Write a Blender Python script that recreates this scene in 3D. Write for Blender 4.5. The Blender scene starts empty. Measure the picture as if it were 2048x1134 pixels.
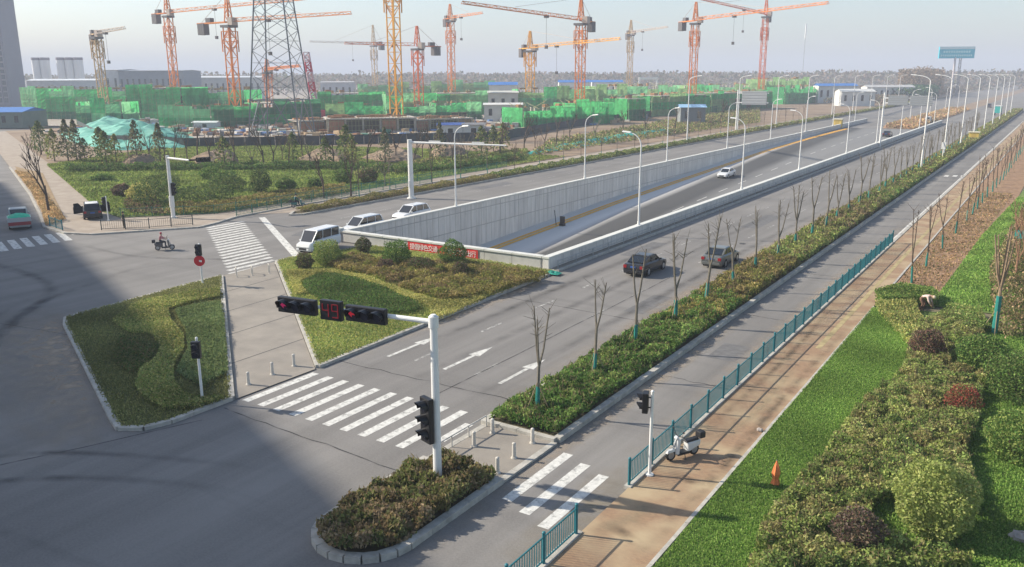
import bpy, bmesh, math, random
import numpy as np
from mathutils import Vector, Matrix

# ------------------------------------------------------------------ camera, sky, sun, exposure
SC = bpy.context.scene
COL = SC.collection
# world frame: X runs across the avenue (to the right), Y along it (away from the camera), Z up, metres
F_PX, PITCH, ROLL, YAW, CAM_H = 1680.0, math.atan((567 - 153.0) / 1680.0), math.radians(0.25), math.radians(33.1), 15.0
CP, SP, CR, SR, CY, SY = math.cos(PITCH), math.sin(PITCH), math.cos(ROLL), math.sin(ROLL), math.cos(YAW), math.sin(YAW)

def ray(px, py):
    x, y = (px - 1024) / F_PX, -(py - 567) / F_PX
    x, y = CR * x + SR * y, -SR * x + CR * y
    a, f, z = x, CP + SP * y, -SP + CP * y            # right, forward, up
    return Vector((a * CY - f * SY, a * SY + f * CY, z)), f

def g(px, py, z=0.0):                                  # where that sight line meets the height z
    d, _ = ray(px, py)
    return Vector((0, 0, CAM_H)) + d * ((z - CAM_H) / d.z)

def gd(px, py, dist):                                  # point on a sight line at a chosen ground distance
    d, f = ray(px, py)
    return Vector((0, 0, CAM_H)) + d * (dist / f)

cam = bpy.data.cameras.new('camera'); cam_o = bpy.data.objects.new('camera', cam); COL.objects.link(cam_o)
cam.sensor_width = 36.0; cam.lens = 36.0 * F_PX / 2048.0; cam.clip_start = 0.5; cam.clip_end = 20000
def _dirv(a, f, u): return Vector((a * CY - f * SY, a * SY + f * CY, u))
_fw = _dirv(0, CP, -SP); _r0 = _dirv(1, 0, 0); _u0 = _dirv(0, SP, CP)
_rt = _r0 * CR - _u0 * SR; _up = _r0 * SR + _u0 * CR
M_ = Matrix((_rt, _up, -_fw)).transposed().to_4x4(); M_.translation = Vector((0, 0, CAM_H))
cam_o.matrix_world = M_
SC.camera = cam_o

SUN_EL = math.radians(31.5)
SHX, SHY = math.sin(math.radians(70.9)), math.cos(math.radians(70.9))     # way the shadows fall
world = bpy.data.worlds.new('World'); SC.world = world; world.use_nodes = True
nt = world.node_tree; bg = nt.nodes['Background']
sky = nt.nodes.new('ShaderNodeTexSky'); sky.sky_type = 'NISHITA'; sky.sun_disc = False
sky.sun_elevation = SUN_EL; sky.sun_rotation = math.atan2(-SHX, -SHY)
sky.air_density = 1.0; sky.dust_density = 1.3; sky.ozone_density = 1.2; sky.altitude = 20
nt.links.new(sky.outputs[0], bg.inputs[0]); bg.inputs[1].default_value = 0.098
sun = bpy.data.lights.new('sun', 'SUN'); sun.energy = 4.1; sun.angle = math.radians(0.6); sun.color = (1.0, 0.91, 0.78)
sun_o = bpy.data.objects.new('sun', sun); COL.objects.link(sun_o)
_sd = Vector((SHX * math.cos(SUN_EL), SHY * math.cos(SUN_EL), -math.sin(SUN_EL)))
sun_o.rotation_euler = _sd.to_track_quat('-Z', 'Y').to_euler(); sun_o.location = (-80, 0, 90)
SC.view_settings.view_transform = 'Standard'; SC.view_settings.look = 'None'
SC.view_settings.exposure = 0.95; SC.view_settings.gamma = 1.0
SC.render.engine = 'CYCLES'
SC.cycles.max_bounces = 6; SC.cycles.diffuse_bounces = 3; SC.cycles.glossy_bounces = 2; SC.cycles.transmission_bounces = 3
SC.cycles.volume_bounces = 1; SC.cycles.transparent_max_bounces = 6
SC.cycles.use_denoising = True
SC.cycles.sample_clamp_indirect = 4.0

random.seed(7); NR = np.random.default_rng(11)
R = random.random
def U(a, b): return a + (b - a) * R()

# ------------------------------------------------------------------ materials
MATS = {}
def mat(name, col, rough=0.8, metal=0.0, var=0.0, scale=3.0, col2=None, bump=0.0, bscale=40.0, spec=0.3, emit=None, es=0.0, detail=6.0, stretch=None, coat=0.0):
    """procedural: two-tone noise over world position, optional bump"""
    if name in MATS: return MATS[name]
    m = bpy.data.materials.new(name); m.use_nodes = True; t = m.node_tree; b = t.nodes['Principled BSDF']
    c = (*col, 1.0)
    b.inputs['Base Color'].default_value = c; b.inputs['Roughness'].default_value = rough; b.inputs['Metallic'].default_value = metal
    b.inputs['Specular IOR Level'].default_value = spec
    if coat: b.inputs['Coat Weight'].default_value = coat; b.inputs['Coat Roughness'].default_value = 0.08
    if emit: b.inputs['Emission Color'].default_value = (*emit, 1); b.inputs['Emission Strength'].default_value = es
    vec = None
    if var > 0 or col2 or bump > 0:
        geo = t.nodes.new('ShaderNodeNewGeometry'); vec = geo.outputs['Position']
        if stretch:
            mp = t.nodes.new('ShaderNodeMapping'); mp.inputs['Scale'].default_value = stretch
            t.links.new(vec, mp.inputs['Vector']); vec = mp.outputs[0]
    if var > 0 or col2:
        n = t.nodes.new('ShaderNodeTexNoise'); n.inputs['Scale'].default_value = scale; n.inputs['Detail'].default_value = detail; n.inputs['Roughness'].default_value = 0.62
        t.links.new(vec, n.inputs['Vector'])
        rp = t.nodes.new('ShaderNodeValToRGB'); t.links.new(n.outputs['Fac'], rp.inputs[0])
        a = tuple(max(0, x * (1 - var)) for x in col); d = col2 if col2 else tuple(min(1, x * (1 + var)) for x in col)
        rp.color_ramp.elements[0].position = 0.32; rp.color_ramp.elements[1].position = 0.68
        rp.color_ramp.elements[0].color = (*a, 1); rp.color_ramp.elements[1].color = (*d, 1)
        t.links.new(rp.outputs[0], b.inputs['Base Color'])
    if bump > 0:
        n2 = t.nodes.new('ShaderNodeTexNoise'); n2.inputs['Scale'].default_value = bscale; n2.inputs['Detail'].default_value = 4
        t.links.new(vec, n2.inputs['Vector']); bp = t.nodes.new('ShaderNodeBump'); bp.inputs['Strength'].default_value = bump; bp.inputs['Distance'].default_value = 0.05
        t.links.new(n2.outputs['Fac'], bp.inputs['Height']); t.links.new(bp.outputs[0], b.inputs['Normal'])
    MATS[name] = m
    return m

def leaf_mat(name, trans=0.36):
    """leaf colour comes from the per-leaf attribute 'tint' (each leaf has its own colour)"""
    if name in MATS: return MATS[name]
    m = bpy.data.materials.new(name); m.use_nodes = True; t = m.node_tree; t.nodes.remove(t.nodes['Principled BSDF'])
    out = t.nodes['Material Output']; at = t.nodes.new('ShaderNodeAttribute'); at.attribute_name = 'tint'
    d = t.nodes.new('ShaderNodeBsdfDiffuse'); tr = t.nodes.new('ShaderNodeBsdfTranslucent'); mx = t.nodes.new('ShaderNodeMixShader')
    mx.inputs[0].default_value = trans
    t.links.new(at.outputs['Color'], d.inputs[0]); t.links.new(at.outputs['Color'], tr.inputs[0])
    t.links.new(d.outputs[0], mx.inputs[1]); t.links.new(tr.outputs[0], mx.inputs[2]); t.links.new(mx.outputs[0], out.inputs['Surface'])
    MATS[name] = m
    return m

# ------------------------------------------------------------------ mesh helpers
class MB:
    def __init__(s): s.v = []; s.f = []; s.mi = []; s.m = 0
    def face(s, pts):
        n = len(s.v); s.v += [tuple(p) for p in pts]; s.f.append(tuple(range(n, n + len(pts)))); s.mi.append(s.m); return s
    def hexa(s, p):                                    # 8 corners: bottom 0-3 counter-clockwise, top 4-7
        n = len(s.v); s.v += [tuple(q) for q in p]
        for q in ((3, 2, 1, 0), (4, 5, 6, 7), (0, 1, 5, 4), (1, 2, 6, 5), (2, 3, 7, 6), (3, 0, 4, 7)):
            s.f.append(tuple(n + i for i in q)); s.mi.append(s.m)
        return s
    def box(s, x0, x1, y0, y1, z0, z1):
        return s.hexa([(x0, y0, z0), (x1, y0, z0), (x1, y1, z0), (x0, y1, z0), (x0, y0, z1), (x1, y0, z1), (x1, y1, z1), (x0, y1, z1)])
    def beam(s, p, q, w, h=None):                       # square bar from p to q
        p, q = Vector(p), Vector(q); d = q - p
        if d.length < 1e-6: return s
        d.normalize(); h = h or w
        up = Vector((0, 0, 1)) if abs(d.z) < 0.95 else Vector((1, 0, 0))
        a = d.cross(up).normalized() * (w / 2); b = a.cross(d).normalized() * (h / 2)
        return s.hexa([p - a - b, p + a - b, q + a - b, q - a - b, p - a + b, p + a + b, q + a + b, q - a + b])
    def cyl(s, p, q, r0, r1=None, n=8, cap=True):
        p, q = Vector(p), Vector(q); d = (q - p).normalized(); r1 = r0 if r1 is None else r1
        up = Vector((0, 0, 1)) if abs(d.z) < 0.95 else Vector((1, 0, 0))
        a = d.cross(up).normalized(); b = d.cross(a).normalized(); k = len(s.v)
        for c, r in ((p, r0), (q, r1)):
            for i in range(n):
                t = 2 * math.pi * i / n; s.v.append(tuple(c + a * (r * math.cos(t)) + b * (r * math.sin(t))))
        for i in range(n):
            j = (i + 1) % n; s.f.append((k + i, k + j, k + n + j, k + n + i)); s.mi.append(s.m)
        if cap:
            s.f.append(tuple(k + i for i in reversed(range(n)))); s.mi.append(s.m)
            s.f.append(tuple(k + n + i for i in range(n))); s.mi.append(s.m)
        return s
    def tube(s, pts, rs, n=6):
        for i in range(len(pts) - 1): s.cyl(pts[i], pts[i + 1], rs[i], rs[i + 1], n, True)
        return s
    def prism(s, poly, z0, z1):                         # poly of (x, y); z1 may be a function
        n = len(poly); k = len(s.v)
        if sum(poly[i][0] * poly[(i + 1) % n][1] - poly[(i + 1) % n][0] * poly[i][1] for i in range(n)) < 0: poly = poly[::-1]
        s.v += [(p[0], p[1], z0) for p in poly] + [(p[0], p[1], z1) for p in poly]
        for i in range(n):
            j = (i + 1) % n; s.f.append((k + i, k + j, k + n + j, k + n + i)); s.mi.append(s.m)
        s.f.append(tuple(k + n + i for i in range(n))); s.mi.append(s.m)
        return s
    def ball(s, c, rx, ry, rz, nu=10, nv=6, lump=0.0):
        k = len(s.v)
        for j in range(nv + 1):
            th = math.pi * j / nv
            for i in range(nu):
                ph = 2 * math.pi * i / nu; l = 1 + lump * (R() - .5)
                s.v.append((c[0] + rx * l * math.sin(th) * math.cos(ph), c[1] + ry * l * math.sin(th) * math.sin(ph), c[2] + rz * l * math.cos(th)))
        for j in range(nv):
            for i in range(nu):
                i2 = (i + 1) % nu; s.f.append((k + j * nu + i, k + (j + 1) * nu + i, k + (j + 1) * nu + i2, k + j * nu + i2)); s.mi.append(s.m)
        return s
    def mesh(s, name, mats, smooth=False):
        me = bpy.data.meshes.new(name); me.from_pydata(s.v, [], s.f)
        for m in (mats if isinstance(mats, (list, tuple)) else [mats]): me.materials.append(m)
        if isinstance(mats, (list, tuple)) and len(mats) > 1: me.polygons.foreach_set('material_index', s.mi)
        if smooth: me.polygons.foreach_set('use_smooth', [True] * len(me.polygons))
        me.update()
        return me
    def build(s, name, mats, parent=None, loc=(0, 0, 0), rz=0.0, smooth=False):
        return obj(name, s.mesh(name, mats, smooth), parent, loc, rz)

def obj(name, me, parent=None, loc=(0, 0, 0), rz=0.0):
    o = bpy.data.objects.new(name, me); COL.objects.link(o); o.location = loc; o.rotation_euler = (0, 0, rz)
    if parent: o.parent = parent
    return o
def tag(o, label=None, cat=None, group=None, kind=None):
    if label: o['label'] = label
    if cat: o['category'] = cat
    if group: o['group'] = group
    if kind: o['kind'] = kind
    return o
def thing(name, label, cat, loc=(0, 0, 0), rz=0.0, group=None):
    o = obj(name, None, None, loc, rz); o.empty_display_size = 0.2
    return tag(o, label, cat, group)
def struct(o): o['kind'] = 'structure'; return o
def copy_tree(o, parent=None):
    c = o.copy(); COL.objects.link(c); c.parent = parent
    for ch in list(o.children): copy_tree(ch, c)
    return c
def bevel(o, w=0.02, seg=2):
    m = o.modifiers.new('bevel', 'BEVEL'); m.width = w; m.segments = seg; m.limit_method = 'ANGLE'; m.angle_limit = math.radians(35); return o
ORD = ['zeroth', 'first', 'second', 'third', 'fourth', 'fifth', 'sixth', 'seventh', 'eighth', 'ninth', 'tenth', 'eleventh', 'twelfth', 'thirteenth', 'fourteenth', 'fifteenth', 'sixteenth', 'seventeenth', 'eighteenth', 'nineteenth', 'twentieth']
def nth(i):
    if i <= 20: return ORD[i]
    s = {1: 'st', 2: 'nd', 3: 'rd'}.get(i % 10, 'th'); return '%d%s' % (i, s)

def leaves(name, pos, size, tints, m, parent=None, aspect=1.9, flat=0.0, loc=(0, 0, 0), up=0.0, mul=None):
    """one mesh of many small leaf quads. pos Nx3, size scalar/N, tints: list of colours picked per leaf"""
    n = len(pos); pos = np.asarray(pos, float); size = np.broadcast_to(np.asarray(size, float), (n,)) * NR.uniform(0.65, 1.35, n)
    nrm = NR.normal(size=(n, 3)); nrm[:, 2] = nrm[:, 2] * (1 - up) + flat; nrm /= np.linalg.norm(nrm, axis=1)[:, None] + 1e-9
    a = np.cross(nrm, NR.normal(size=(n, 3)))
    if up: a = a * (1 - up) + np.array([0, 0, 1.0]) * up
    a /= np.linalg.norm(a, axis=1)[:, None] + 1e-9
    b = np.cross(nrm, a); b /= np.linalg.norm(b, axis=1)[:, None] + 1e-9
    a = a * (size * 0.5)[:, None]; b = b * (size * 0.5 / aspect)[:, None]
    V = np.stack([pos - a, pos + b + a * 0.1, pos + a, pos - b + a * 0.1], 1).reshape(-1, 3)
    me = bpy.data.meshes.new(name); me.vertices.add(4 * n); me.loops.add(4 * n); me.polygons.add(n)
    me.vertices.foreach_set('co', V.astype(np.float32).ravel()); me.loops.foreach_set('vertex_index', np.arange(4 * n, dtype=np.int32))
    me.polygons.foreach_set('loop_start', np.arange(0, 4 * n, 4, dtype=np.int32)); me.polygons.foreach_set('loop_total', np.full(n, 4, np.int32))
    own = None
    if isinstance(tints, tuple): tints, own = tints
    T = np.asarray(tints, float); ci = NR.integers(0, len(T), n); c = T[ci] if own is None else np.where((NR.random(n) < .62)[:, None], own, T[ci])
    c = c * NR.uniform(0.75, 1.25, n)[:, None] * 2.1
    if mul is not None: c = c * np.asarray(mul)[:, None]
    c = np.concatenate([np.clip(c, 0, 1), np.ones((n, 1))], 1)
    at = me.attributes.new('tint', 'FLOAT_COLOR', 'FACE'); at.data.foreach_set('color', c.astype(np.float32).ravel())
    me.materials.append(m); me.update(); me.validate()
    o = obj(name, me, parent, loc); return o

def in_poly(P, poly):
    x, y = P[:, 0], P[:, 1]; ins = np.zeros(len(P), bool); n = len(poly); j = n - 1
    for i in range(n):
        xi, yi = poly[i][0], poly[i][1]; xj, yj = poly[j][0], poly[j][1]
        c = ((yi > y) != (yj > y)) & (x < (xj - xi) * (y - yi) / (yj - yi + 1e-12) + xi); ins ^= c; j = i
    return ins
def scatter(poly, n):
    p = np.array([(q[0], q[1]) for q in poly]); lo, hi = p.min(0), p.max(0); out = []; tot = 0
    while tot < n:
        c = NR.uniform(lo, hi, (int(n * 1.6) + 50, 2)); c = c[in_poly(c, p)]
        if len(c) == 0: break
        out.append(c); tot += len(c)
    return np.concatenate(out)[:n]
def area(poly):
    return abs(sum(poly[i][0] * poly[(i + 1) % len(poly)][1] - poly[(i + 1) % len(poly)][0] * poly[i][1] for i in range(len(poly)))) / 2
def wob(P, s=1.0, seed=0.0):                             # cheap smooth noise 0..1
    x, y = P[:, 0] / s + seed, P[:, 1] / s - seed * 1.7
    return 0.5 + 0.25 * np.sin(x * 1.7 + 1.3 * np.sin(y * 1.1)) + 0.25 * np.sin(y * 2.1 + 1.7 * np.sin(x * 0.9 + 2))
def gp(pts, z=0.0): return [g(a, b, z) for a, b in pts]
def smooth_poly(pts, it=2):
    for _ in range(it):
        q = []
        for i in range(len(pts)):
            a, b = Vector(pts[i]), Vector(pts[(i + 1) % len(pts)]); q += [a * .75 + b * .25, a * .25 + b * .75]
        pts = q
    return pts
def cover(name, poly, h, size, dens, tints, label=None, z0=0.12, cat='ground cover', hvar=0.4, aspect=1.7, up=0.0, kind='stuff', group=None, seed=0.0, parent=None, clump=0.0, holes=()):
    """a mass of low planting filling a polygon"""
    A = area(poly); n = int(A * dens); P = scatter(poly, n)
    for hx, hy, hr in holes: P = P[((P - np.array([hx, hy])) ** 2).sum(1) > hr * hr]
    n = len(P)
    if clump:                                            # grown together from separate plants, each a dome of its own hue
        k = max(4, int(A / (clump * clump) * 1.5)); C = scatter(poly, k); best = np.full(n, -1.0); own = np.zeros(n, int); rc = clump * NR.uniform(.7, 1.5, k); hc = NR.uniform(1 - hvar, 1 + hvar * .5, k)
        for i in range(k):
            v = hc[i] * np.sqrt(np.clip(1 - ((P - C[i]) ** 2).sum(1) / (rc[i] * rc[i]), 0, 1)); w = v > best; best[w] = v[w]; own[w] = i
        hh = h * np.clip(best, .12, 2); T = np.asarray(tints, float); base = T[NR.integers(0, len(T), k)]; br = NR.uniform(.8, 1.3, k)
        z = z0 + hh * (1 - .55 * NR.random(n) ** 2.2) + h * NR.normal(0, .09, n)
        o = leaves(name, np.column_stack([P, z]), size, (tints, base[own]), leaf_mat('leaf'), parent, aspect=aspect, up=up, mul=br[own])
    else:
        hh = h * (1 - hvar + hvar * 2 * wob(P, 1.2, seed) * NR.uniform(.75, 1.1, n))
        z = z0 + hh * NR.random(n) ** 0.45
        o = leaves(name, np.column_stack([P, z]), size, tints, leaf_mat('leaf'), parent, aspect=aspect, up=up, mul=.75 + .5 * wob(P, 2.2, seed + 3))
    if clump and size < .3:                              # bare shoots sticking out
        j = NR.choice(n, max(1, n // 14), False); leaves('shoots', np.column_stack([P[j], z[j] + size * .5]), size * 2.2, [(.10, .075, .045), (.14, .11, .06), (.07, .06, .035)], leaf_mat('leaf'), o, aspect=9, up=.6)['kind'] = 'stuff'
    if label: tag(o, label, cat, group, kind)
    elif kind: o['kind'] = kind
    return o
# ------------------------------------------------------------------ the setting
def asphalt(name, base, light):
    m = bpy.data.materials.new(name); m.use_nodes = True; t = m.node_tree; b = t.nodes['Principled BSDF']
    b.inputs['Roughness'].default_value = 0.82; b.inputs['Specular IOR Level'].default_value = 0.25
    geo = t.nodes.new('ShaderNodeNewGeometry')
    def noise(scale, det, st=(1, 1, 1), rot=0.0):
        mp = t.nodes.new('ShaderNodeMapping'); mp.inputs['Scale'].default_value = st; mp.inputs['Rotation'].default_value = (0, 0, rot)
        t.links.new(geo.outputs['Position'], mp.inputs['Vector'])
        n = t.nodes.new('ShaderNodeTexNoise'); n.inputs['Scale'].default_value = scale; n.inputs['Detail'].default_value = det; n.inputs['Roughness'].default_value = 0.6
        t.links.new(mp.outputs[0], n.inputs['Vector']); return n.outputs['Fac']
    def mix(a, bb, f, mode='MIX'):
        x = t.nodes.new('ShaderNodeMix'); x.data_type = 'RGBA'; x.blend_type = mode
        for s_, v_ in ((x.inputs[6], a), (x.inputs[7], bb)):
            if isinstance(v_, tuple): s_.default_value = (*v_, 1)
            else: t.links.new(v_, s_)
        if isinstance(f, float): x.inputs[0].default_value = f
        else: t.links.new(f, x.inputs[0])
        return x.outputs[2]
    def ramp(v, a, c):
        r = t.nodes.new('ShaderNodeMapRange'); r.inputs[1].default_value = a; r.inputs[2].default_value = c; t.links.new(v, r.inputs[0]); return r.outputs[0]
    big = ramp(noise(0.09, 5), 0.35, 0.7); streak = ramp(noise(0.5, 4, (1, 0.06, 1)), 0.4, 0.75)
    curve = ramp(noise(0.35, 3, (0.12, 1, 1), 0.5), 0.52, 0.72)
    fine = ramp(noise(11, 5), 0.25, 0.75)
    c = mix(base, light, big); c = mix(c, tuple(x * 0.72 for x in base), streak); 
    dk = t.nodes.new('ShaderNodeMath'); dk.operation = 'MULTIPLY'; dk.inputs[1].default_value = 0.55; t.links.new(curve, dk.inputs[0])
    c = mix(c, tuple(x * 0.6 for x in base), dk.outputs[0]); c = mix(c, tuple(x * 1.25 for x in light), fine, 'MIX') if False else c
    gr = t.nodes.new('ShaderNodeMath'); gr.operation = 'MULTIPLY'; gr.inputs[1].default_value = 0.34; t.links.new(fine, gr.inputs[0])
    c = mix(c, tuple(min(1, x * 1.35) for x in light), gr.outputs[0])
    t.links.new(c, b.inputs['Base Color'])
    bp = t.nodes.new('ShaderNodeBump'); bp.inputs['Strength'].default_value = 0.25; bp.inputs['Distance'].default_value = 0.02
    t.links.new(fine, bp.inputs['Height']); t.links.new(bp.outputs[0], b.inputs['Normal'])
    MATS[name] = m; return m
M_asph = asphalt('asphalt', (0.172, 0.163, 0.151), (0.238, 0.226, 0.208))
M_paint = mat('road_paint', (0.62, 0.61, 0.56), 0.7, var=0.16, scale=5.0, detail=8)
def worn(m, lo, hi, amin):
    t = m.node_tree; b = t.nodes['Principled BSDF']; geo = t.nodes.new('ShaderNodeNewGeometry'); n = t.nodes.new('ShaderNodeTexNoise'); n.inputs['Scale'].default_value = 2.6; n.inputs['Detail'].default_value = 12; n.inputs['Roughness'].default_value = .72
    t.links.new(geo.outputs['Position'], n.inputs['Vector']); r = t.nodes.new('ShaderNodeMapRange'); r.inputs[1].default_value = lo; r.inputs[2].default_value = hi; r.inputs[3].default_value = amin; t.links.new(n.outputs['Fac'], r.inputs[0]); t.links.new(r.outputs[0], b.inputs['Alpha'])
worn(M_paint, .36, .5, .45)
M_kerb = mat('kerb_concrete', (0.42, 0.40, 0.35), 0.85, var=0.24, scale=2.2, bump=0.3)
M_conc = mat('wall_concrete', (0.36, 0.355, 0.34), 0.85, var=0.12, scale=0.7, bump=0.2, stretch=(1, 1, 0.35))
M_cap = mat('cap_white', (0.62, 0.62, 0.57), 0.7, var=0.08, scale=1.5)
M_earth = mat('earth', (0.16, 0.135, 0.09), 0.95, scale=0.02, col2=(0.19, 0.17, 0.10), bump=0.2, bscale=1.0)
M_soil = mat('brown_soil', (0.20, 0.12, 0.065), 0.95, scale=1.4, col2=(0.36, 0.23, 0.14), bump=0.6, bscale=6)
M_soilg = mat('bed_soil', (0.07, 0.06, 0.035), 0.95, scale=1.5, col2=(0.11, 0.09, 0.05), bump=0.5, bscale=8)
M_lawn = mat('lawn', (0.08, 0.14, 0.028), 0.95, scale=0.5, col2=(0.18, 0.24, 0.06), bump=0.7, bscale=18)
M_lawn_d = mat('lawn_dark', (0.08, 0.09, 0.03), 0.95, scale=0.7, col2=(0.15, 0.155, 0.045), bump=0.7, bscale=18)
M_lawn_p = mat('lawn_park', (0.09, 0.14, 0.03), 0.95, scale=0.25, col2=(0.20, 0.23, 0.07), bump=0.6, bscale=9)
M_pave = mat('paving_tan', (0.30, 0.245, 0.19), 0.9, scale=0.6, col2=(0.40, 0.34, 0.27), bump=0.2, bscale=20)
M_path = mat('path_concrete', (0.23, 0.208, 0.178), 0.9, scale=0.45, col2=(0.32, 0.287, 0.24), bump=0.2, bscale=20)
M_site = mat('site_ground', (0.30, 0.25, 0.19), 0.95, scale=0.08, col2=(0.38, 0.34, 0.29))
M_dirt = mat('site_dirt', (0.20, 0.135, 0.085), 0.95, scale=0.12, col2=(0.31, 0.235, 0.16), bump=0.8, bscale=1.2)

def brickwalk(name):
    m = bpy.data.materials.new(name); m.use_nodes = True; t = m.node_tree; b = t.nodes['Principled BSDF']; b.inputs['Roughness'].default_value = 0.9
    geo = t.nodes.new('ShaderNodeNewGeometry'); br = t.nodes.new('ShaderNodeTexBrick')
    br.inputs['Scale'].default_value = 4.0; br.inputs['Color1'].default_value = (0.34, 0.215, 0.12, 1); br.inputs['Color2'].default_value = (0.27, 0.17, 0.10, 1); br.inputs['Mortar'].default_value = (0.20, 0.15, 0.105, 1)
    br.inputs['Mortar Size'].default_value = 0.012; t.links.new(geo.outputs['Position'], br.inputs['Vector'])
    n = t.nodes.new('ShaderNodeTexNoise'); n.inputs['Scale'].default_value = 0.55; n.inputs['Detail'].default_value = 7; t.links.new(geo.outputs['Position'], n.inputs['Vector'])
    r = t.nodes.new('ShaderNodeMapRange'); r.inputs[1].default_value = 0.42; r.inputs[2].default_value = 0.68; t.links.new(n.outputs['Fac'], r.inputs[0])
    x = t.nodes.new('ShaderNodeMix'); x.data_type = 'RGBA'; t.links.new(r.outputs[0], x.inputs[0]); t.links.new(br.outputs[0], x.inputs[6]); x.inputs[7].default_value = (0.41, 0.315, 0.19, 1)
    t.links.new(x.outputs[2], b.inputs['Base Color']); MATS[name] = m; return m
M_brick = brickwalk('brick_paving')

def sheet(name, polys, z, m, kind='structure', parent=None):
    b = MB()
    for p in (polys if isinstance(polys[0][0], (tuple, list, Vector)) else [polys]):
        if sum(p[i][0] * p[(i + 1) % len(p)][1] - p[(i + 1) % len(p)][0] * p[i][1] for i in range(len(p))) < 0: p = p[::-1]
        b.face([(q[0], q[1], z) for q in p])
    o = b.build(name, m, parent)
    if kind: o['kind'] = kind
    return o

TL, TR, T0, T1 = -55.4, -33.5, 56.2, 262.0       # the ramp cutting: left, right, near end, far end
BIG = 6000
sheet('ground', [[(-BIG, -BIG), (BIG, -BIG), (BIG, T0), (-BIG, T0)], [(-BIG, T0), (TL, T0), (TL, T1), (-BIG, T1)],
                 [(TR, T0), (BIG, T0), (BIG, T1), (TR, T1)], [(-BIG, T1), (BIG, T1), (BIG, BIG), (-BIG, BIG)]], -0.06, M_earth)
road = sheet('road', [[(-420, -90), (-12.0, -90), (-12.0, T0), (-420, T0)], [(-420, T0), (-73, T0), (-73, 140), (-420, 140)], [(-73, T0), (TL, T0), (TL, T1), (-73, T1)],
                      [(TR, T0), (-12.0, T0), (-12.0, T1), (TR, T1)], [(-73, T1), (-12.0, T1), (-12.0, 1400), (-73, 1400)]], 0.0, M_asph)

# ramp floor, sinking towards the portal under the near wall
ZS = [(50, -5.15), (56.2, -4.9), (77, -4.0), (108, -2.7), (126, -2.15), (157, -1.3), (181, -0.55), (215, -0.15), (245, 0.0), (262, 0.004)]
def ramp_z(y): return float(np.interp(y, [a for a, _ in ZS], [b for _, b in ZS]))
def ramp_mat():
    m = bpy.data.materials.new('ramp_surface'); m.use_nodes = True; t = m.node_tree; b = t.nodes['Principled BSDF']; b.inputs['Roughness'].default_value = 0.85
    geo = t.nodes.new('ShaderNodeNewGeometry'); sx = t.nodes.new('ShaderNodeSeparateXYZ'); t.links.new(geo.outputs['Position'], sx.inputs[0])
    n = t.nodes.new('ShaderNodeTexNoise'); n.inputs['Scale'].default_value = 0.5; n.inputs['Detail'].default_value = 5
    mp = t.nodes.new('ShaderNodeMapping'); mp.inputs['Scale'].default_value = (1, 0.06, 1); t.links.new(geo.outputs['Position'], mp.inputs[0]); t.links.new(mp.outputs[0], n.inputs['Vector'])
    # lanes painted dark from the wall's shadow edge, drifting left as the ramp climbs
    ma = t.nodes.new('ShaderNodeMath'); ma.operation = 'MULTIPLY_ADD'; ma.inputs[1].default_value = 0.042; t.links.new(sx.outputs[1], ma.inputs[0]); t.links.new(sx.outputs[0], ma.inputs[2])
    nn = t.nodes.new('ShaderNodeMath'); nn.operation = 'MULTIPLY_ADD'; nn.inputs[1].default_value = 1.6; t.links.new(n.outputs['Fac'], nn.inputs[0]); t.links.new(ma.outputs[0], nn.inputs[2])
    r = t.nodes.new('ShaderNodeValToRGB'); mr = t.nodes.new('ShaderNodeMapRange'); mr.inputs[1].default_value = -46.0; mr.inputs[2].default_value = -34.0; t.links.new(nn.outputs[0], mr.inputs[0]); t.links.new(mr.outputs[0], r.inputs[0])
    e = r.color_ramp.elements; e[0].position = 0.10; e[0].color = (0.60, 0.585, 0.55, 1); e[1].position = 0.92; e[1].color = (0.20, 0.198, 0.19, 1)  # floor left of the band painted pale to offset the wall's shade
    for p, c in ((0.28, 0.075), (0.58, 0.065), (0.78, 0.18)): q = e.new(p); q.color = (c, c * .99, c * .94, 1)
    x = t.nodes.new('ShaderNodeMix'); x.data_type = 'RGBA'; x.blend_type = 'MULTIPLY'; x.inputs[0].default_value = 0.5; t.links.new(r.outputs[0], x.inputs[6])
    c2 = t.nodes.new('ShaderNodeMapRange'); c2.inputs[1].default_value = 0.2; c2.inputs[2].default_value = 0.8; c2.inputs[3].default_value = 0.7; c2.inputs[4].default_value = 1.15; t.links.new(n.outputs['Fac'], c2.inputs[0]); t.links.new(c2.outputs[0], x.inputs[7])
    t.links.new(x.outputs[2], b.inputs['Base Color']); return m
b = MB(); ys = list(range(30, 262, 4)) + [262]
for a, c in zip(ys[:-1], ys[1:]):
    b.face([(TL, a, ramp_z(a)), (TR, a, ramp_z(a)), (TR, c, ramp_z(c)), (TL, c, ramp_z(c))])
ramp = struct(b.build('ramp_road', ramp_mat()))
M_yel = mat('yellow_paint', (0.80, 0.42, 0.06), 0.75, var=0.2, scale=2.0, detail=8)
M_tar = mat('tar', (0.05, 0.05, 0.05), 0.8)
def ribbon(name, x, w, y0, y1, zf, m, parent, dz=0.03):
    b = MB(); n = max(1, int((y1 - y0) / 4)); st = (y1 - y0) / n
    for i in range(n):
        a, c = y0 + i * st, y0 + (i + 1) * st
        b.face([(x - w / 2, a, zf(a) + dz), (x + w / 2, a, zf(a) + dz), (x + w / 2, c, zf(c) + dz), (x - w / 2, c, zf(c) + dz)])
    return b.build(name, m, parent)
for x in (-53.3, -52.6): ribbon('yellow_line', x, 0.5, 58, 258, ramp_z, M_yel, ramp)
ribbon('edge_line', -35.2, 0.2, 110, 261, ramp_z, M_paint, ramp)
for y in range(70, 260, 9): ribbon('lane_dash', -43.2, 0.16, y, y + 4, ramp_z, M_paint, ramp)

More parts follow.
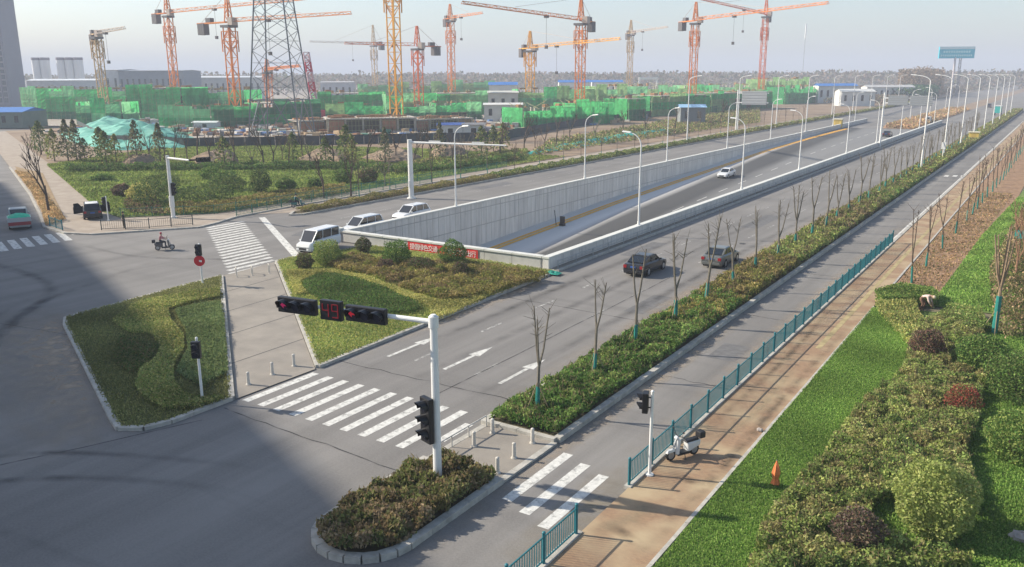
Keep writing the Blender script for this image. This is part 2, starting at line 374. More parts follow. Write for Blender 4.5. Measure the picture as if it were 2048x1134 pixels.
# ---- painted markings: parts of the road
def mark(name, pts, z=0.006): return sheet(name, pts, z, M_paint, None, road)
M_worn = mat('worn_paint', (0.40, 0.39, 0.36), 0.75, var=0.35, scale=4.0, detail=9)
worn(M_worn, .4, .56, .2)
def dash_mesh(w, l):
    return MB().face([(-w / 2, 0, 0), (w / 2, 0, 0), (w / 2, l, 0), (-w / 2, l, 0)]).mesh('lane_dash', M_worn)
bar_me = MB().face([(-.22, 0, 0), (.22, 0, 0), (.22, 4.6, 0), (-.22, 4.6, 0)]).mesh('crosswalk_bar', M_paint)
for i in range(11):
    o = obj('crosswalk_bar', bar_me, road, (-31.25 + 1.065 * i, 24.4 + (0.15 if i < 10 else 1.6), 0.006))
    if i == 10: o.scale = (1, 0.45, 1)
for x in (-15.4, -14.35, -13.3): obj('crosswalk_bar', bar_me, road, (x, 23.2 + (x + 15.4) * -0.45, 0.006))
for i in range(19):                                    # skewed crossing of the far carriageway
    x = -72.9 + i * 1.06; y = 54.6 - (x + 73.3) * 0.655
    obj('crosswalk_bar', bar_me, road, (x, y, 0.006)).scale = (1.15, 1.02, 1)
x3 = [((0, 480), (30, 500)), ((20, 480), (35, 498)), ((46, 477), (60, 494)), ((73, 473), (87, 490)), ((95, 470), (112, 486)), ((122, 470), (136, 482)), ((150, 470), (160, 479))]
for k in range(-2, 7):
    a = Vector((-83.4, 40.07 + 1.18 * (k - 1), 0)); d = Vector((5.0, -1.85, 0)); w = Vector((.12, .30, 0))
    if k == 6: d *= 0.5
    mark('crosswalk_bar', [a - w, a + d - w, a + d + w, a + w])
a, c = Vector((-73.3, 61.9, 0)), Vector((-54.4, 49.4, 0)); w = Vector((0.17, 0.30, 0))
mark('stop_line', [a - w, c - w, c + w, a + w])
dm = dash_mesh(0.17, 2.3)
for x in (-28.15, -24.05):
    for i in range(60):
        y = 33.4 + i * 6.35
        if x > -27 and i == 1: continue
        obj('lane_dash', dm, road, (x, y, 0.006))
for x in (-60.3, -65.4):
    for i in range(26): obj('lane_dash', dm, road, (x, 66 + i * 6.35, 0.006))
for i in range(20): obj('lane_dash', dm, road, (-42.5, 300 + i * 14, 0.006)).scale = (1.5, 3, 1)
for x, y in ((-29.85, 33.2), (-25.95, 33.2), (-22.3, 33.0)):
    mark('arrow_marking', [(x - .11, y), (x + .11, y), (x + .11, y + 2.7), (x + .36, y + 2.7), (x + .03, y + 4.5), (x - .36, y + 2.7), (x - .11, y + 2.7)])
for px in (1893, 1910, 1926, 1944):
    p = g(px, 352); mark('lane_marking', [(p.x - .3, p.y - 1), (p.x + .3, p.y - 1), (p.x + .3, p.y + 1), (p.x - .3, p.y + 1)])
mark('edge_line', [(-12.45, 84), (-12.3, 84), (-12.3, 330), (-12.45, 330)])
ribbon('edge_line', -20.6, 0.11, 62, 400, lambda y: 0, M_worn, road, 0.006)
for (x, y, rx, ry) in ((-23.6, 75.0, .3, .3),):       # manhole covers
    o = MB().cyl((0, 0, 0), (0, 0, .008), rx, rx, 16).build('manhole_cover', M_tar, road, (x, y, 0.0))

# ---- kerbs, stone by stone
STONE = MB().box(0, 1, -.14, .14, -.05, .15); STONE_ME = STONE.mesh('kerb_stone', M_kerb)
def kerb(name, pts, h=0.15, step=1.0, closed=False, maxn=300, wide=1.0):
    """kerb along a polyline; single stones, the far rest as one mesh"""
    root = struct(obj(name, None)); root['kind'] = 'structure'; cnt = 0; rest = MB()
    pts = [Vector((p[0], p[1], 0)) for p in pts]
    if closed: pts.append(pts[0])
    for a, c in zip(pts[:-1], pts[1:]):
        L = (c - a).length; n = max(1, round(L / step)); d = (c - a) / n; ang = math.atan2(d.y, d.x)
        for i in range(n):
            p = a + d * i
            if cnt < maxn:
                o = obj('kerb_stone', STONE_ME, root, (p.x, p.y, 0), ang + U(-.004, .004)); o.scale = (d.length - 0.018, wide, h / 0.15 * U(.96, 1.03)); cnt += 1
            else:
                nrm = Vector((-d.y, d.x, 0)).normalized() * 0.14 * wide; q = p + d * (n - i)
                rest.hexa([p - nrm - Vector((0, 0, .05)), q - nrm - Vector((0, 0, .05)), q + nrm - Vector((0, 0, .05)), p + nrm - Vector((0, 0, .05)), p - nrm + Vector((0, 0, h)), q - nrm + Vector((0, 0, h)), q + nrm + Vector((0, 0, h)), p + nrm + Vector((0, 0, h))]); break
    if rest.v: o = rest.build('kerb_run', M_kerb, root); o['kind'] = 'stuff'
    return root
def arc(cx, cy, r, a0, a1, n): return [(cx + r * math.cos(math.radians(a0 + (a1 - a0) * i / n)), cy + r * math.sin(math.radians(a0 + (a1 - a0) * i / n))) for i in range(n + 1)]

# near planter island (signal mast stands in it) with refuge behind it
pl = arc(-18.1, 18.8, 1.75, 180, 360, 10)
PLANTER = pl + [(-16.35, 24.1), (-19.85, 24.1)]
kerb('planter_kerb', [(-19.85, 24.1)] + pl + [(-16.35, 24.2)], 0.24, wide=1.15)
sheet('planter_soil', PLANTER, 0.14, M_soilg)
REF = [(-19.85, 24.2), (-16.35, 24.2), (-16.35, 28.3), (-19.85, 28.3)]
sheet('refuge_pavement', REF, 0.09, M_path)
kerb('refuge_kerb', [(-16.35, 24.2), (-16.35, 28.3)], 0.10); kerb('refuge_kerb', [(-19.85, 28.3), (-19.85, 24.2)], 0.10)
# long planted strip between the carriageway and the side lane
BELT = [(-20.1, 28.5), (-16.35, 28.5), (-16.35, 420), (-20.1, 420)]
kerb('belt_kerb', [(-16.35, 28.5), (-16.35, 420)], 0.24, maxn=150, wide=1.1); kerb('belt_kerb', [(-20.1, 420), (-20.1, 28.5)][::-1], 0.2, maxn=60); kerb('belt_kerb', [(-20.1, 28.4), (-16.35, 28.4)], 0.24)
sheet('belt_soil', BELT, 0.13, M_soilg)

# left triangular island, paved path, middle island
I1 = [(-51.0, 27.05), (-33.6, 19.5), (-32.9, 19.45), (-32.2, 20.1), (-31.9, 24.2), (-53.6, 40.7), (-52.4, 28.4)]
I1 = [(-52.3, 27.8), (-50.8, 26.9), (-34.4, 19.75), (-33.2, 19.3), (-32.3, 19.9), (-31.95, 21.0), (-31.9, 24.3), (-53.5, 40.8)]
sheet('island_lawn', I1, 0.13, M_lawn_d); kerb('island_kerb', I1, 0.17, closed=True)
PATH = [(-53.6, 40.9), (-31.75, 24.4), (-31.65, 29.5), (-54.0, 46.5)]
sheet('paved_path', PATH, 0.05, M_path)
for k, f in enumerate((0.2, 0.4, 0.6, 0.8)):
    p = Vector(PATH[0]).lerp(Vector(PATH[1]), f); q = Vector(PATH[3]).lerp(Vector(PATH[2]), f); dd = Vector((.03, -.022))
    sheet('path_joint', [p - dd, q - dd, q + dd, p + dd], 0.055, M_tar)['kind'] = 'structure'
I2 = [(-54.0, 46.8), (-31.75, 29.8), (-32.3, 55.9), (-34.0, 55.95), (-51.5, 55.95), (-53.6, 50.0)]
sheet('island_lawn', I2, 0.13, M_lawn); kerb('island_kerb', I2, 0.17, closed=True)
kerb('wall_kerb', [(-32.35, 56.2), (-32.35, 300)], 0.15, maxn=120)
sheet('wall_footway', [(TR + .02, T0), (-32.35, T0), (-32.35, 300), (TR + .02, 300)], 0.12, M_path)

# right-hand footway, lawn and beds
sheet('footway', [(-12.0, -20), (-9.25, -20), (-9.25, 450), (-12.0, 450)], 0.10, M_brick)
kerb('footway_kerb', [(-12.05, 8), (-12.05, 22.6)], 0.14); kerb('footway_kerb', [(-12.05, 26.3), (-12.05, 300)], 0.14, maxn=120)
kerb('lawn_kerb', [(-9.2, 8), (-9.2, 58)], 0.14, maxn=80, wide=.5); kerb('lawn_kerb', [(-9.2, 64), (-9.2, 330)], 0.14, maxn=70, wide=.5)
M_tact = mat('tactile_yellow', (0.36, 0.29, 0.15), 0.9, var=0.25, scale=1.5)
sheet('tactile_strip', [(-10.3, 47), (-10.0, 47), (-10.0, 300), (-10.3, 300)], 0.106, M_tact)
sheet('verge', [(-9.1, -20), (60, -20), (60, 500), (-9.1, 500)], 0.06, M_earth)
LAWN_R = [(-9.08, 8), (20, 8), (20, 60), (-9.08, 58.5)]
sheet('lawn', LAWN_R, 0.11, M_lawn)
sheet('soil_strip', [(-9.08, 62.5), (-6.0, 62.5), (-5.4, 90), (-4.0, 122), (-3.0, 330), (-9.08, 330)], 0.10, M_soil)
sheet('lawn', [(-6.1, 60.2), (1.5, 60.2), (8, 175), (-2.6, 175), (-4.0, 122), (-5.5, 90)], 0.115, M_lawn)
sheet('soil_bed', [(2.6, 48), (40, 48), (60, 118), (5.0, 118)], 0.118, M_soil)

# left corner, park and building site ground
CORNER = [(-260, 122), (-153.2, 75.3), (-114.2, 58.2), (-96.2, 49.8), (-87.6, 45.6), (-82.1, 44.7), (-79.2, 45.8), (-73.6, 53.9), (-74.2, 56.5), (-75.7, 60.4), (-76.3, 69.8), (-76.3, 1200), (-260, 1200)]
sheet('corner_pavement', CORNER, 0.12, M_pave)
kerb('corner_kerb', [(-153.2, 75.3), (-114.2, 58.2), (-96.2, 49.8), (-87.6, 45.6), (-82.1, 44.7), (-79.2, 45.8), (-73.6, 53.9), (-74.2, 56.5), (-75.7, 60.4), (-76.3, 69.8), (-76.3, 300)], 0.15, 1.5, maxn=120)
sheet('side_path', [(-76.2, 62), (-73.0, 66), (-73.0, 700), (-76.2, 700)], 0.02, M_pave)
STRIPL = [(-73.0, 66.3), (-70.7, 65.2), (-70.7, 700), (-73.0, 700)]
sheet('verge_strip', STRIPL, 0.13, M_soilg); kerb('verge_kerb', [(-73.0, 66.3), (-71.6, 64.4), (-70.7, 65.4), (-70.7, 420)], 0.17, 1.5, maxn=100)
PARK = [(-92.3, 54.6), (-85.9, 53.0), (-79.3, 60.5), (-79.0, 118), (-79.0, 140), (-115, 140), (-170, 125), (-150, 80)]
sheet('park_lawn', PARK, 0.16, M_lawn_p)
sheet('planting_strip', [(-153, 76), (-114.0, 58.9), (-96.0, 50.6), (-89.0, 47.3), (-90.4, 49.4), (-138.0, 72.8)], 0.155, mat('dry_bed', (0.25, 0.17, 0.09), 0.95, scale=0.8, col2=(0.36, 0.26, 0.14), bump=.5, bscale=6))
HOARD = [(-260, 150), (-185.7, 113.6), (-162, 117), (-140.4, 136.5), (-128, 152), (-113, 168), (-122.3, 207.7), (-130.4, 273.2), (-135.8, 429.5)]
sheet('site_dirt', [(-78.9, 118.5), (-78.9, 700), (-132, 700), (-130, 273), (-122, 208), (-112, 168), (-128, 151), (-140, 136), (-162, 117), (-186, 113), (-260, 150), (-260, 128), (-153, 82), (-131, 84), (-109, 101.5), (-91.9, 107), (-86, 119)], 0.18, M_dirt)
sheet('site_ground', [(-113, 168.5), (-122.3, 208), (-130.4, 273.5), (-135.8, 430), (-140, 900), (-900, 900), (-900, 114), (-260, 150.5), (-185.7, 114), (-162, 117.5), (-140.4, 137), (-128, 152.5)], 0.20, M_site)

# ---- dust, mud and tyre marks lying on the asphalt (their own shapes, faded at the edges)
def stain_mat(name, col, strength, scale=1.2):
    m = bpy.data.materials.new(name); m.use_nodes = True; t = m.node_tree; b = t.nodes['Principled BSDF']; b.inputs['Base Color'].default_value = (*col, 1); b.inputs['Roughness'].default_value = .9
    at = t.nodes.new('ShaderNodeAttribute'); at.attribute_name = 'fade'; geo = t.nodes.new('ShaderNodeNewGeometry'); n = t.nodes.new('ShaderNodeTexNoise'); n.inputs['Scale'].default_value = scale; n.inputs['Detail'].default_value = 6; t.links.new(geo.outputs['Position'], n.inputs['Vector'])
    r = t.nodes.new('ShaderNodeMapRange'); r.inputs[1].default_value = .3; r.inputs[2].default_value = .7; t.links.new(n.outputs['Fac'], r.inputs[0]); a = t.nodes.new('ShaderNodeMath'); a.operation = 'MULTIPLY'; t.links.new(r.outputs[0], a.inputs[0]); t.links.new(at.outputs['Fac'], a.inputs[1])
    c = t.nodes.new('ShaderNodeMath'); c.operation = 'MULTIPLY'; c.inputs[1].default_value = strength; t.links.new(a.outputs[0], c.inputs[0]); t.links.new(c.outputs[0], b.inputs['Alpha']); return m
def stain(name, line, w0, w1, m, z=0.004, inner=1.0):
    """band along a polyline; w0 to its left, w1 to its right, fading outwards"""
    pts = [Vector((p[0], p[1], 0)) for p in line]; V = []; F = []; fa = []; n = len(pts)
    for i, p in enumerate(pts):
        d = (pts[min(i + 1, n - 1)] - pts[max(i - 1, 0)]).normalized(); s = Vector((-d.y, d.x, 0)); e = min(1, i * 2 / n, (n - 1 - i) * 2 / n) if n > 3 else 1
        for k, f in ((w0, 0), (w0 * .45, .55), (0, inner), (-w1 * .45, .55), (-w1, 0)): V.append(tuple(p + s * k + Vector((0, 0, z)))); fa.append(f * (e if inner == 1.0 and n > 3 else 1))
    for i in range(n - 1):
        for k in range(4): a = i * 5 + k; F.append((a, a + 1, a + 6, a + 5))
    me = bpy.data.meshes.new(name); me.from_pydata(V, [], F); at = me.attributes.new('fade', 'FLOAT', 'POINT'); at.data.foreach_set('value', fa); me.materials.append(m); me.update(); return obj(name, me, road)
def curve(pts, n=24):
    out = []; P_ = [pts[0]] + list(pts) + [pts[-1]]
    for i in range(1, len(P_) - 2):
        p0, p1, p2, p3 = [Vector((q[0], q[1], 0)) for q in P_[i - 1:i + 3]]
        for k in range(n // (len(P_) - 3)):
            t = k / (n // (len(P_) - 3)); out.append(.5 * ((2 * p1) + (p2 - p0) * t + (2 * p0 - 5 * p1 + 4 * p2 - p3) * t * t + (3 * p1 - p0 - 3 * p2 + p3) * t ** 3))
    return out + [Vector((P_[-1][0], P_[-1][1], 0))]
M_seam = stain_mat('tar_seam', (.035, .035, .036), 1.6, 1.0); M_patch = mat('patch_asphalt', (.15, .147, .143), .85, var=.18, scale=2.5, bump=.3, bscale=60)
M_dust = stain_mat('dust', (.44, .35, .25), 1.15); M_rub = stain_mat('tyre_rubber', (.045, .044, .043), .55, .8); M_mud = stain_mat('mud', (.36, .29, .18), .95, .9); M_wet = stain_mat('damp_mud', (.13, .095, .06), .85, 1.5)
stain('dust_band', curve([(-53.0, 29.5), (-52.6, 27.5), (-50.5, 26.2), (-42, 22.5), (-34.5, 19.0), (-32.5, 18.7)], 30), .6, 4.6, M_dust)
stain('dust_band', [(-32.0, y) for y in range(30, 58, 3)], .5, 1.3, M_dust); stain('dust_band', [(-21.0, y) for y in range(30, 120, 5)], .9, .8, M_dust, .0042); stain('dust_band', [(-12.8, y) for y in range(24, 100, 5)], 1.0, .8, M_dust, .0042)
stain('dust_band', [(-15.9, y) for y in range(16, 60, 4)], .5, .7, M_dust, .0044)
stain('mud_patch', curve([(-13.2, 19.5), (-12.8, 22.5), (-12.9, 25.5), (-13.1, 28)], 16), 1.0, 1.3, M_mud, .0046)
for pts, w in (([(-36, 8), (-33, 13.5), (-29, 16.5), (-24, 18.5)], .35), ([(-38, 9.5), (-34.8, 15.2), (-30.5, 18), (-24, 20.5)], .3), ([(-58, 20), (-52, 20.5), (-44, 17.5), (-36, 12)], .5), ([(-60, 30), (-56, 25), (-48, 20), (-38, 14)], .45), ([(-64, 44), (-60, 34), (-57, 28), (-50, 22), (-42, 17)], .55), ([(-48, 12), (-40, 12.2), (-30, 12), (-22, 13)], .3), ([(-90, 38), (-75, 34), (-60, 31), (-45, 14)], .6), ([(-80, 43), (-66, 42), (-54, 47), (-50, 40)], .4), ([(-29.5, 26), (-29.6, 50), (-29.7, 90)], .5), ([(-26.4, 26), (-26.3, 60), (-26.2, 110)], .5), ([(-22.3, 26), (-22.4, 60), (-22.4, 110)], .5)):
    stain('tyre_mark', curve(pts, 30), w, w, M_rub, .0050 + .0003 * len(pts) + U(0, .0008))

for (x0, y0, x1, y1) in ((-32.2, 47.5, -20.3, 46.9), (-32.2, 76.0, -20.3, 75.2), (-20.4, 31.5, -32.0, 31.2), (-24.1, 30, -24.0, 62), (-16.1, 38.5, -12.3, 38.4), (-16.1, 52, -12.3, 51.8), (-16.1, 66, -12.3, 65.9), (-70.5, 84, -55.8, 83.2), (-31.5, 23.4, -20.4, 22.9), (-31, 22, -44, -10), (-48, 26, -90, 20)):
    n_ = 14; stain('tar_seam', [(x0 + (x1 - x0) * i / n_ + U(-.09, .09), y0 + (y1 - y0) * i / n_ + U(-.09, .09)) for i in range(n_ + 1)], .05, .05, M_seam, .0061 + U(0, .0006), 1.01)
for (x, y, w, l, a) in ((-22.2, 51, 1.4, 5, 0), (-30.2, 68, 1.5, 7, 0), (-14.2, 44, 1.6, 3, 0), (-62, 58, 2, 4, .4), (-25.8, 88, 1.8, 9, 0), (-67, 98, 2, 8, 0)):
    c_, s_ = math.cos(a), math.sin(a); sheet('repair_patch', [(x + u * w * c_ - v * l * s_, y + u * w * s_ + v * l * c_) for u, v in ((-.5, -.5), (.5, -.5), (.5, .5), (-.5, .5))], .0032, M_patch, None, road)

for pts, a, c, m in (([(-11.6, 22.6), (-11.0, 24.2), (-10.9, 25.8)], .5, .7, M_mud), ([(-11.7, 23.6), (-10.7, 23.3), (-9.6, 22.7)], .25, .35, M_wet), ([(-11.3, 28.3), (-10.4, 28.0), (-9.7, 28.2)], .4, .3, M_wet), ([(-9.7, 22), (-9.6, 30), (-9.7, 40), (-9.6, 55)], .35, .3, M_wet), ([(-11.2, 14), (-10.6, 18), (-10.4, 22)], .6, .5, M_dust), ([(-10.6, 32), (-10.2, 37), (-10.5, 44)], .5, .4, M_mud), ([(-11.2, 50), (-10.6, 58), (-10.8, 66)], .5, .5, M_dust), ([(-11.4, 33), (-11.2, 45), (-11.5, 56)], .25, .25, M_wet)):
    stain('dirt_patch', curve(pts, 18), a, c, m, .1045 + U(0, .003))
# ------------------------------------------------------------------ ramp walls
def fwd(p): return -p[0] * SY + p[1] * CY                # forward distance of a ground point
def zat(p, px, py): return gd(px, py, fwd(p)).z
def gy(px, py, Y):                                        # sight line on the plane y = Y
    d, _ = ray(px, py); return Vector((0, 0, CAM_H)) + d * (Y / d.y)
WT = 1.12
M_joint = mat('joint_dark', (.44, .42, .39), .9)
def wall(name, label, core, panels, caps):
    w = thing(name, label, 'wall'); core.build('core', M_joint, w)
    for (me, loc, rz) in panels: obj('panel', me, w, loc, rz)
    for (me, loc, rz) in caps: obj('cap_stone', me, w, loc, rz)
    return w
M_pan = [mat('panel_concrete_%d' % i, c, 0.85, var=0.16, scale=1.3, stretch=(1.6, 1.6, .16), detail=8) for i, c in enumerate(((0.64, 0.61, 0.56), (0.61, 0.58, 0.535), (0.66, 0.63, 0.58)))]
def slab(x0, x1, y0, y1, z0, z1, m):                     # board-marked panel with a groove down its middle
    h_ = (y0 + y1) / 2; return MB().prism([(x0, y0), (x1, y0), (x1, h_ - .03), (x1 - .03, h_ - .018), (x1 - .03, h_ + .018), (x1, h_ + .03), (x1, y1), (x0, y1)], z0, z1).mesh('panel', m)
PA = [slab(0, .05, 0, 1.94, .36, .93, m) for m in M_pan]; PB = [slab(0, .05, 0, 1.94, -1.62, .26, m) for m in M_pan]; PC = [slab(0, .05, 0, 1.94, -5.4, -1.72, m) for m in M_pan]
CAPY = MB().box(-.30, .30, 0, 2.98, .98, WT).mesh('cap_stone', M_cap); CAPX = MB().box(0, 2.72, -.30, .30, .98, WT).mesh('cap_stone', M_cap)
core = MB(); ylist = list(range(56, 300, 12)) + [300]
for a, c in zip(ylist[:-1], ylist[1:]): core.box(TL - .36, TL - .06, a, c, min(ramp_z(a), 0) - .3, .98)
pn = []; y = 56.6
while y < 298:
    pn.append((random.choice(PA), (TL - .058, y, 0), 0))
    if ramp_z(y) < .27: pn.append((random.choice(PB), (TL - .058, y, 0), 0))
    if ramp_z(y) < -1.7: pn.append((random.choice(PC), (TL - .058, y, 0), 0))
    y += 2.0
wall('retaining_wall', 'long grey panelled ramp wall with white cap on the far side of the underpass cutting', core, pn, [(CAPY, (TL - .2, 56.6 + 3 * i, 0), 0) for i in range(81)])
core = MB()
for a, c in zip(ylist[:-1], ylist[1:]): core.box(TR + .06, TR + .36, a, c, min(ramp_z(a), 0) - .3, .98)
PR = [slab(0, .05, 0, 2.96, .13, .93, m) for m in M_pan]
pn = [(random.choice(PR), (TR + .361, 56.7 + 3 * i, 0), 0) for i in range(81)] + [(random.choice(PB), (TR + .008, 56.6 + 2 * i, 0), 0) for i in range(80)]
wall('retaining_wall', 'grey parapet wall with white cap along the near carriageway side of the cutting', core, pn, [(CAPY, (TR + .2, 56.6 + 3 * i, 0), 0) for i in range(81)])
core = MB().box(TL - .3, TR + .3, 56.1, 56.4, -.5, .98)
PE = [MB().box(0, 2.70, 0, .05, .1, .93).mesh('panel', mat('panel_pale', (0.46, 0.45, 0.42), .85, var=.1, scale=1.2)) for _ in range(1)]
wall('headwall', 'pale low headwall closing the near end of the cutting behind the shrubs', core, [(PE[0], (TL - .3 + 2.74 * i, 56.046, 0), 0) for i in range(8)], [(CAPX, (TL - .5 + 2.78 * i, 56.25, .003), 0) for i in range(8)])
pier = thing('pillar', 'white square pillar at the left corner of the cutting wall', 'pillar', (TL - .55, 56.2, 0))
MB().box(-.28, .28, -.28, .28, 0, 1.2).build('shaft', M_cap, pier); MB().box(-.36, .36, -.36, .36, 1.2, 1.32).build('cap', M_cap, pier)
cr = thing('corner_pier', 'pale concrete corner where headwall and near ramp wall meet', 'wall', (TR + .2, 56.3, 0)); MB().box(-.26, .26, -.31, .34, 0, .979).build('shaft', M_pan[2], cr); MB().box(-.33, .33, -.36, .36, .981, WT + .006).build('cap', M_cap, cr)
# portal of the underpass below the headwall
pt = thing('underpass_portal', 'dark underpass opening below the headwall of the cutting', 'underpass')
MB().box(TL, TR, 30, 56.05, -.62, -.5).build('deck', M_conc, pt)
MB().box(TL - .3, TL - .02, 30, 56.0, -5.6, -.62).build('side_wall', M_conc, pt); MB().box(TR + .02, TR + .3, 30, 56.0, -5.6, -.62).build('side_wall', M_conc, pt)
# banner on the headwall
M_red = mat('banner_red', (0.62, 0.035, 0.03), 0.7, var=0.1, scale=1.0); M_white = mat('white_paint', (0.78, 0.78, 0.75), 0.5)
bx0, bx1 = gy(816, 500, 56).x, gy(956, 505, 56).x
ban = thing('banner', 'red cloth banner with white characters hung on the headwall', 'banner', (bx0, 56.02, 0))
L = bx1 - bx0; bm_ = MB(); n = 24
for i in range(n):
    a, c = L * i / n, L * (i + 1) / n; wa, wc = .015 * math.sin(i * 1.3), .015 * math.sin((i + 1) * 1.3)
    bm_.face([(a, -.03 + wa, .18), (c, -.03 + wc, .18), (c, -.03 + wc, .95), (a, -.03 + wa, .95)])
bm_.build('cloth', M_red, ban)
txt = '提倡绿色交通  安全文明出行'
def text_obj(name, s, size, m, parent, loc, rot, sx=1.0, align='LEFT', extr=0.004):
    cu = bpy.data.curves.new(name, 'FONT'); cu.body = s; cu.size = size; cu.extrude = extr; cu.align_x = align
    o = bpy.data.objects.new(name, cu); COL.objects.link(o); bpy.context.view_layer.update()
    me = bpy.data.meshes.new_from_object(o.evaluated_get(bpy.context.evaluated_depsgraph_get())); bpy.data.objects.remove(o); bpy.data.curves.remove(cu)
    me.materials.clear(); me.materials.append(m); o = bpy.data.objects.new(name, me); COL.objects.link(o)
    o.parent = parent; o.location = loc; o.rotation_euler = rot; o.scale = (sx, 1, 1); return o
for i, ch in enumerate(txt):
    if ch != ' ': text_obj('character', ch, .56, M_white, ban, (.25 + i * (L - .45) / len(txt), -.06, .34), (math.pi / 2, 0, 0))

# ------------------------------------------------------------------ street lamps
M_wht = mat('lamp_white', (0.74, 0.74, 0.71), 0.45, var=0.05, scale=2); M_glass = mat('lamp_glass', (0.55, 0.55, 0.5), 0.2)
M_dk = mat('dark_metal', (0.025, 0.025, 0.028), 0.5); M_grey = mat('grey_metal', (0.30, 0.31, 0.32), 0.5)
def lamp_proto(name, h, arm, rise, two=False, r=0.085):
    """pole, curved arm(s) over +X, lamp head(s)"""
    root = obj(name, None)
    b = MB().cyl((0, 0, 0), (0, 0, h), r * 1.25, r * .72, 10); b.build('pole', M_wht, root)
    MB().cyl((0, 0, 0), (0, 0, .35), r * 1.7, r * 1.5, 10).build('base_sleeve', M_wht, root)
    for s in ((1, -1) if two else (1,)):
        pts = [Vector((s * arm * (1 - math.cos(t)), 0, h - .05 + rise * math.sin(t))) for t in [i * math.pi / 2 / 6 * .93 for i in range(7)]]
        MB().tube(pts, [r * .7 - .02 * i / 6 for i in range(7)], 7).build('arm', M_wht, root)
        e = pts[-1]
        hd = MB().hexa([(e.x - .1 * s, -.13, e.z - .02), (e.x + .75 * s, -.16, e.z + .06), (e.x + .75 * s, .16, e.z + .06), (e.x - .1 * s, .13, e.z - .02),
                        (e.x - .1 * s, -.07, e.z + .1), (e.x + .7 * s, -.1, e.z + .17), (e.x + .7 * s, .1, e.z + .17), (e.x - .1 * s, .07, e.z + .1)]).build('lamp_head', M_wht, root)
        MB().box(min(e.x + .12 * s, e.x + .66 * s), max(e.x + .12 * s, e.x + .66 * s), -.1, .1, e.z - .015, e.z + .02).build('lens', M_glass, hd)
    return root
LP_WALL = lamp_proto('street_lamp', 7.5, 1.35, 1.25); LP_TALL = lamp_proto('street_lamp', 13.9, 2.4, .95, r=0.12)
first = {}
def place(proto, loc, rz, label, cat, group, sc=1.0):
    k = proto.name
    o = proto if k not in first else copy_tree(proto); first[k] = 1
    o.location = loc; o.rotation_euler = (0, 0, rz); o.scale = (sc, sc, sc); return tag(o, label, cat, group)
for i, y in enumerate([74, 104, 133, 163, 192, 222, 252, 281]):
    place(LP_WALL, (TL - .2, y, WT), 0, 'white curved street lamp, %s from the near end of the far ramp wall' % nth(i + 1), 'street lamp', 'lamps standing on the ramp walls')
for i, y in enumerate([73.4, 104, 131, 163.5, 192, 222, 252, 281]):
    place(LP_WALL, (TR + .2, y, WT), math.pi, 'white curved street lamp, %s from the near corner of the near ramp wall' % nth(i + 1), 'street lamp', 'lamps standing on the ramp walls')
for i in range(9):
    place(LP_TALL, (-18.4, 146 + 28 * i, .12), math.pi, 'tall white street lamp in the hedge strip, %s away from the camera' % nth(i + 1), 'street lamp', 'tall lamps in the hedge strip')
for i in range(9):
    place(LP_TALL, (-72.2, 184 + 35 * i, .12), 0, 'tall white street lamp on the far verge, %s away from the camera' % nth(i + 1), 'street lamp', 'tall lamps on the far verge')
for i, (x, y) in enumerate(((-42.6, 300), (-42.6, 345), (-42.6, 390), (-42.6, 435))):
    place(LP_WALL, (x, y, 0), i * math.pi, 'small white lamp in the far median, %s beyond the ramp' % nth(i + 1), 'street lamp', 'lamps in the far median', 1.2)

# ------------------------------------------------------------------ signals
M_blk = mat('signal_black', (0.012, 0.012, 0.014), 0.42, spec=.4); M_lens = mat('dark_lens', (0.02, 0.018, 0.03), 0.2, spec=.5)
M_redlit = mat('red_light', (0.5, 0.01, 0.02), .4, emit=(1.0, 0.04, 0.08), es=.12); M_reddim = mat('red_light_dim', (0.25, 0.01, 0.05), .4, emit=(1.0, 0.04, 0.25), es=.12)
def visor(b, c, ax, out, r, l):
    """hood: open half tube around a lens; ax sideways, out forward"""
    ax, out, up = Vector(ax), Vector(out), Vector((0, 0, 1)); n = 9
    for i in range(n):
        t0, t1 = math.radians(-25 + 230 * i / n), math.radians(-25 + 230 * (i + 1) / n)
        p0 = c + ax * (r * math.cos(t0)) + up * (r * math.sin(t0)); p1 = c + ax * (r * math.cos(t1)) + up * (r * math.sin(t1))
        k0 = l * (.45 + .55 * max(0, math.sin(t0))); k1 = l * (.45 + .55 * max(0, math.sin(t1)))
        b.face([p0, p1, p1 + out * k1, p0 + out * k0])
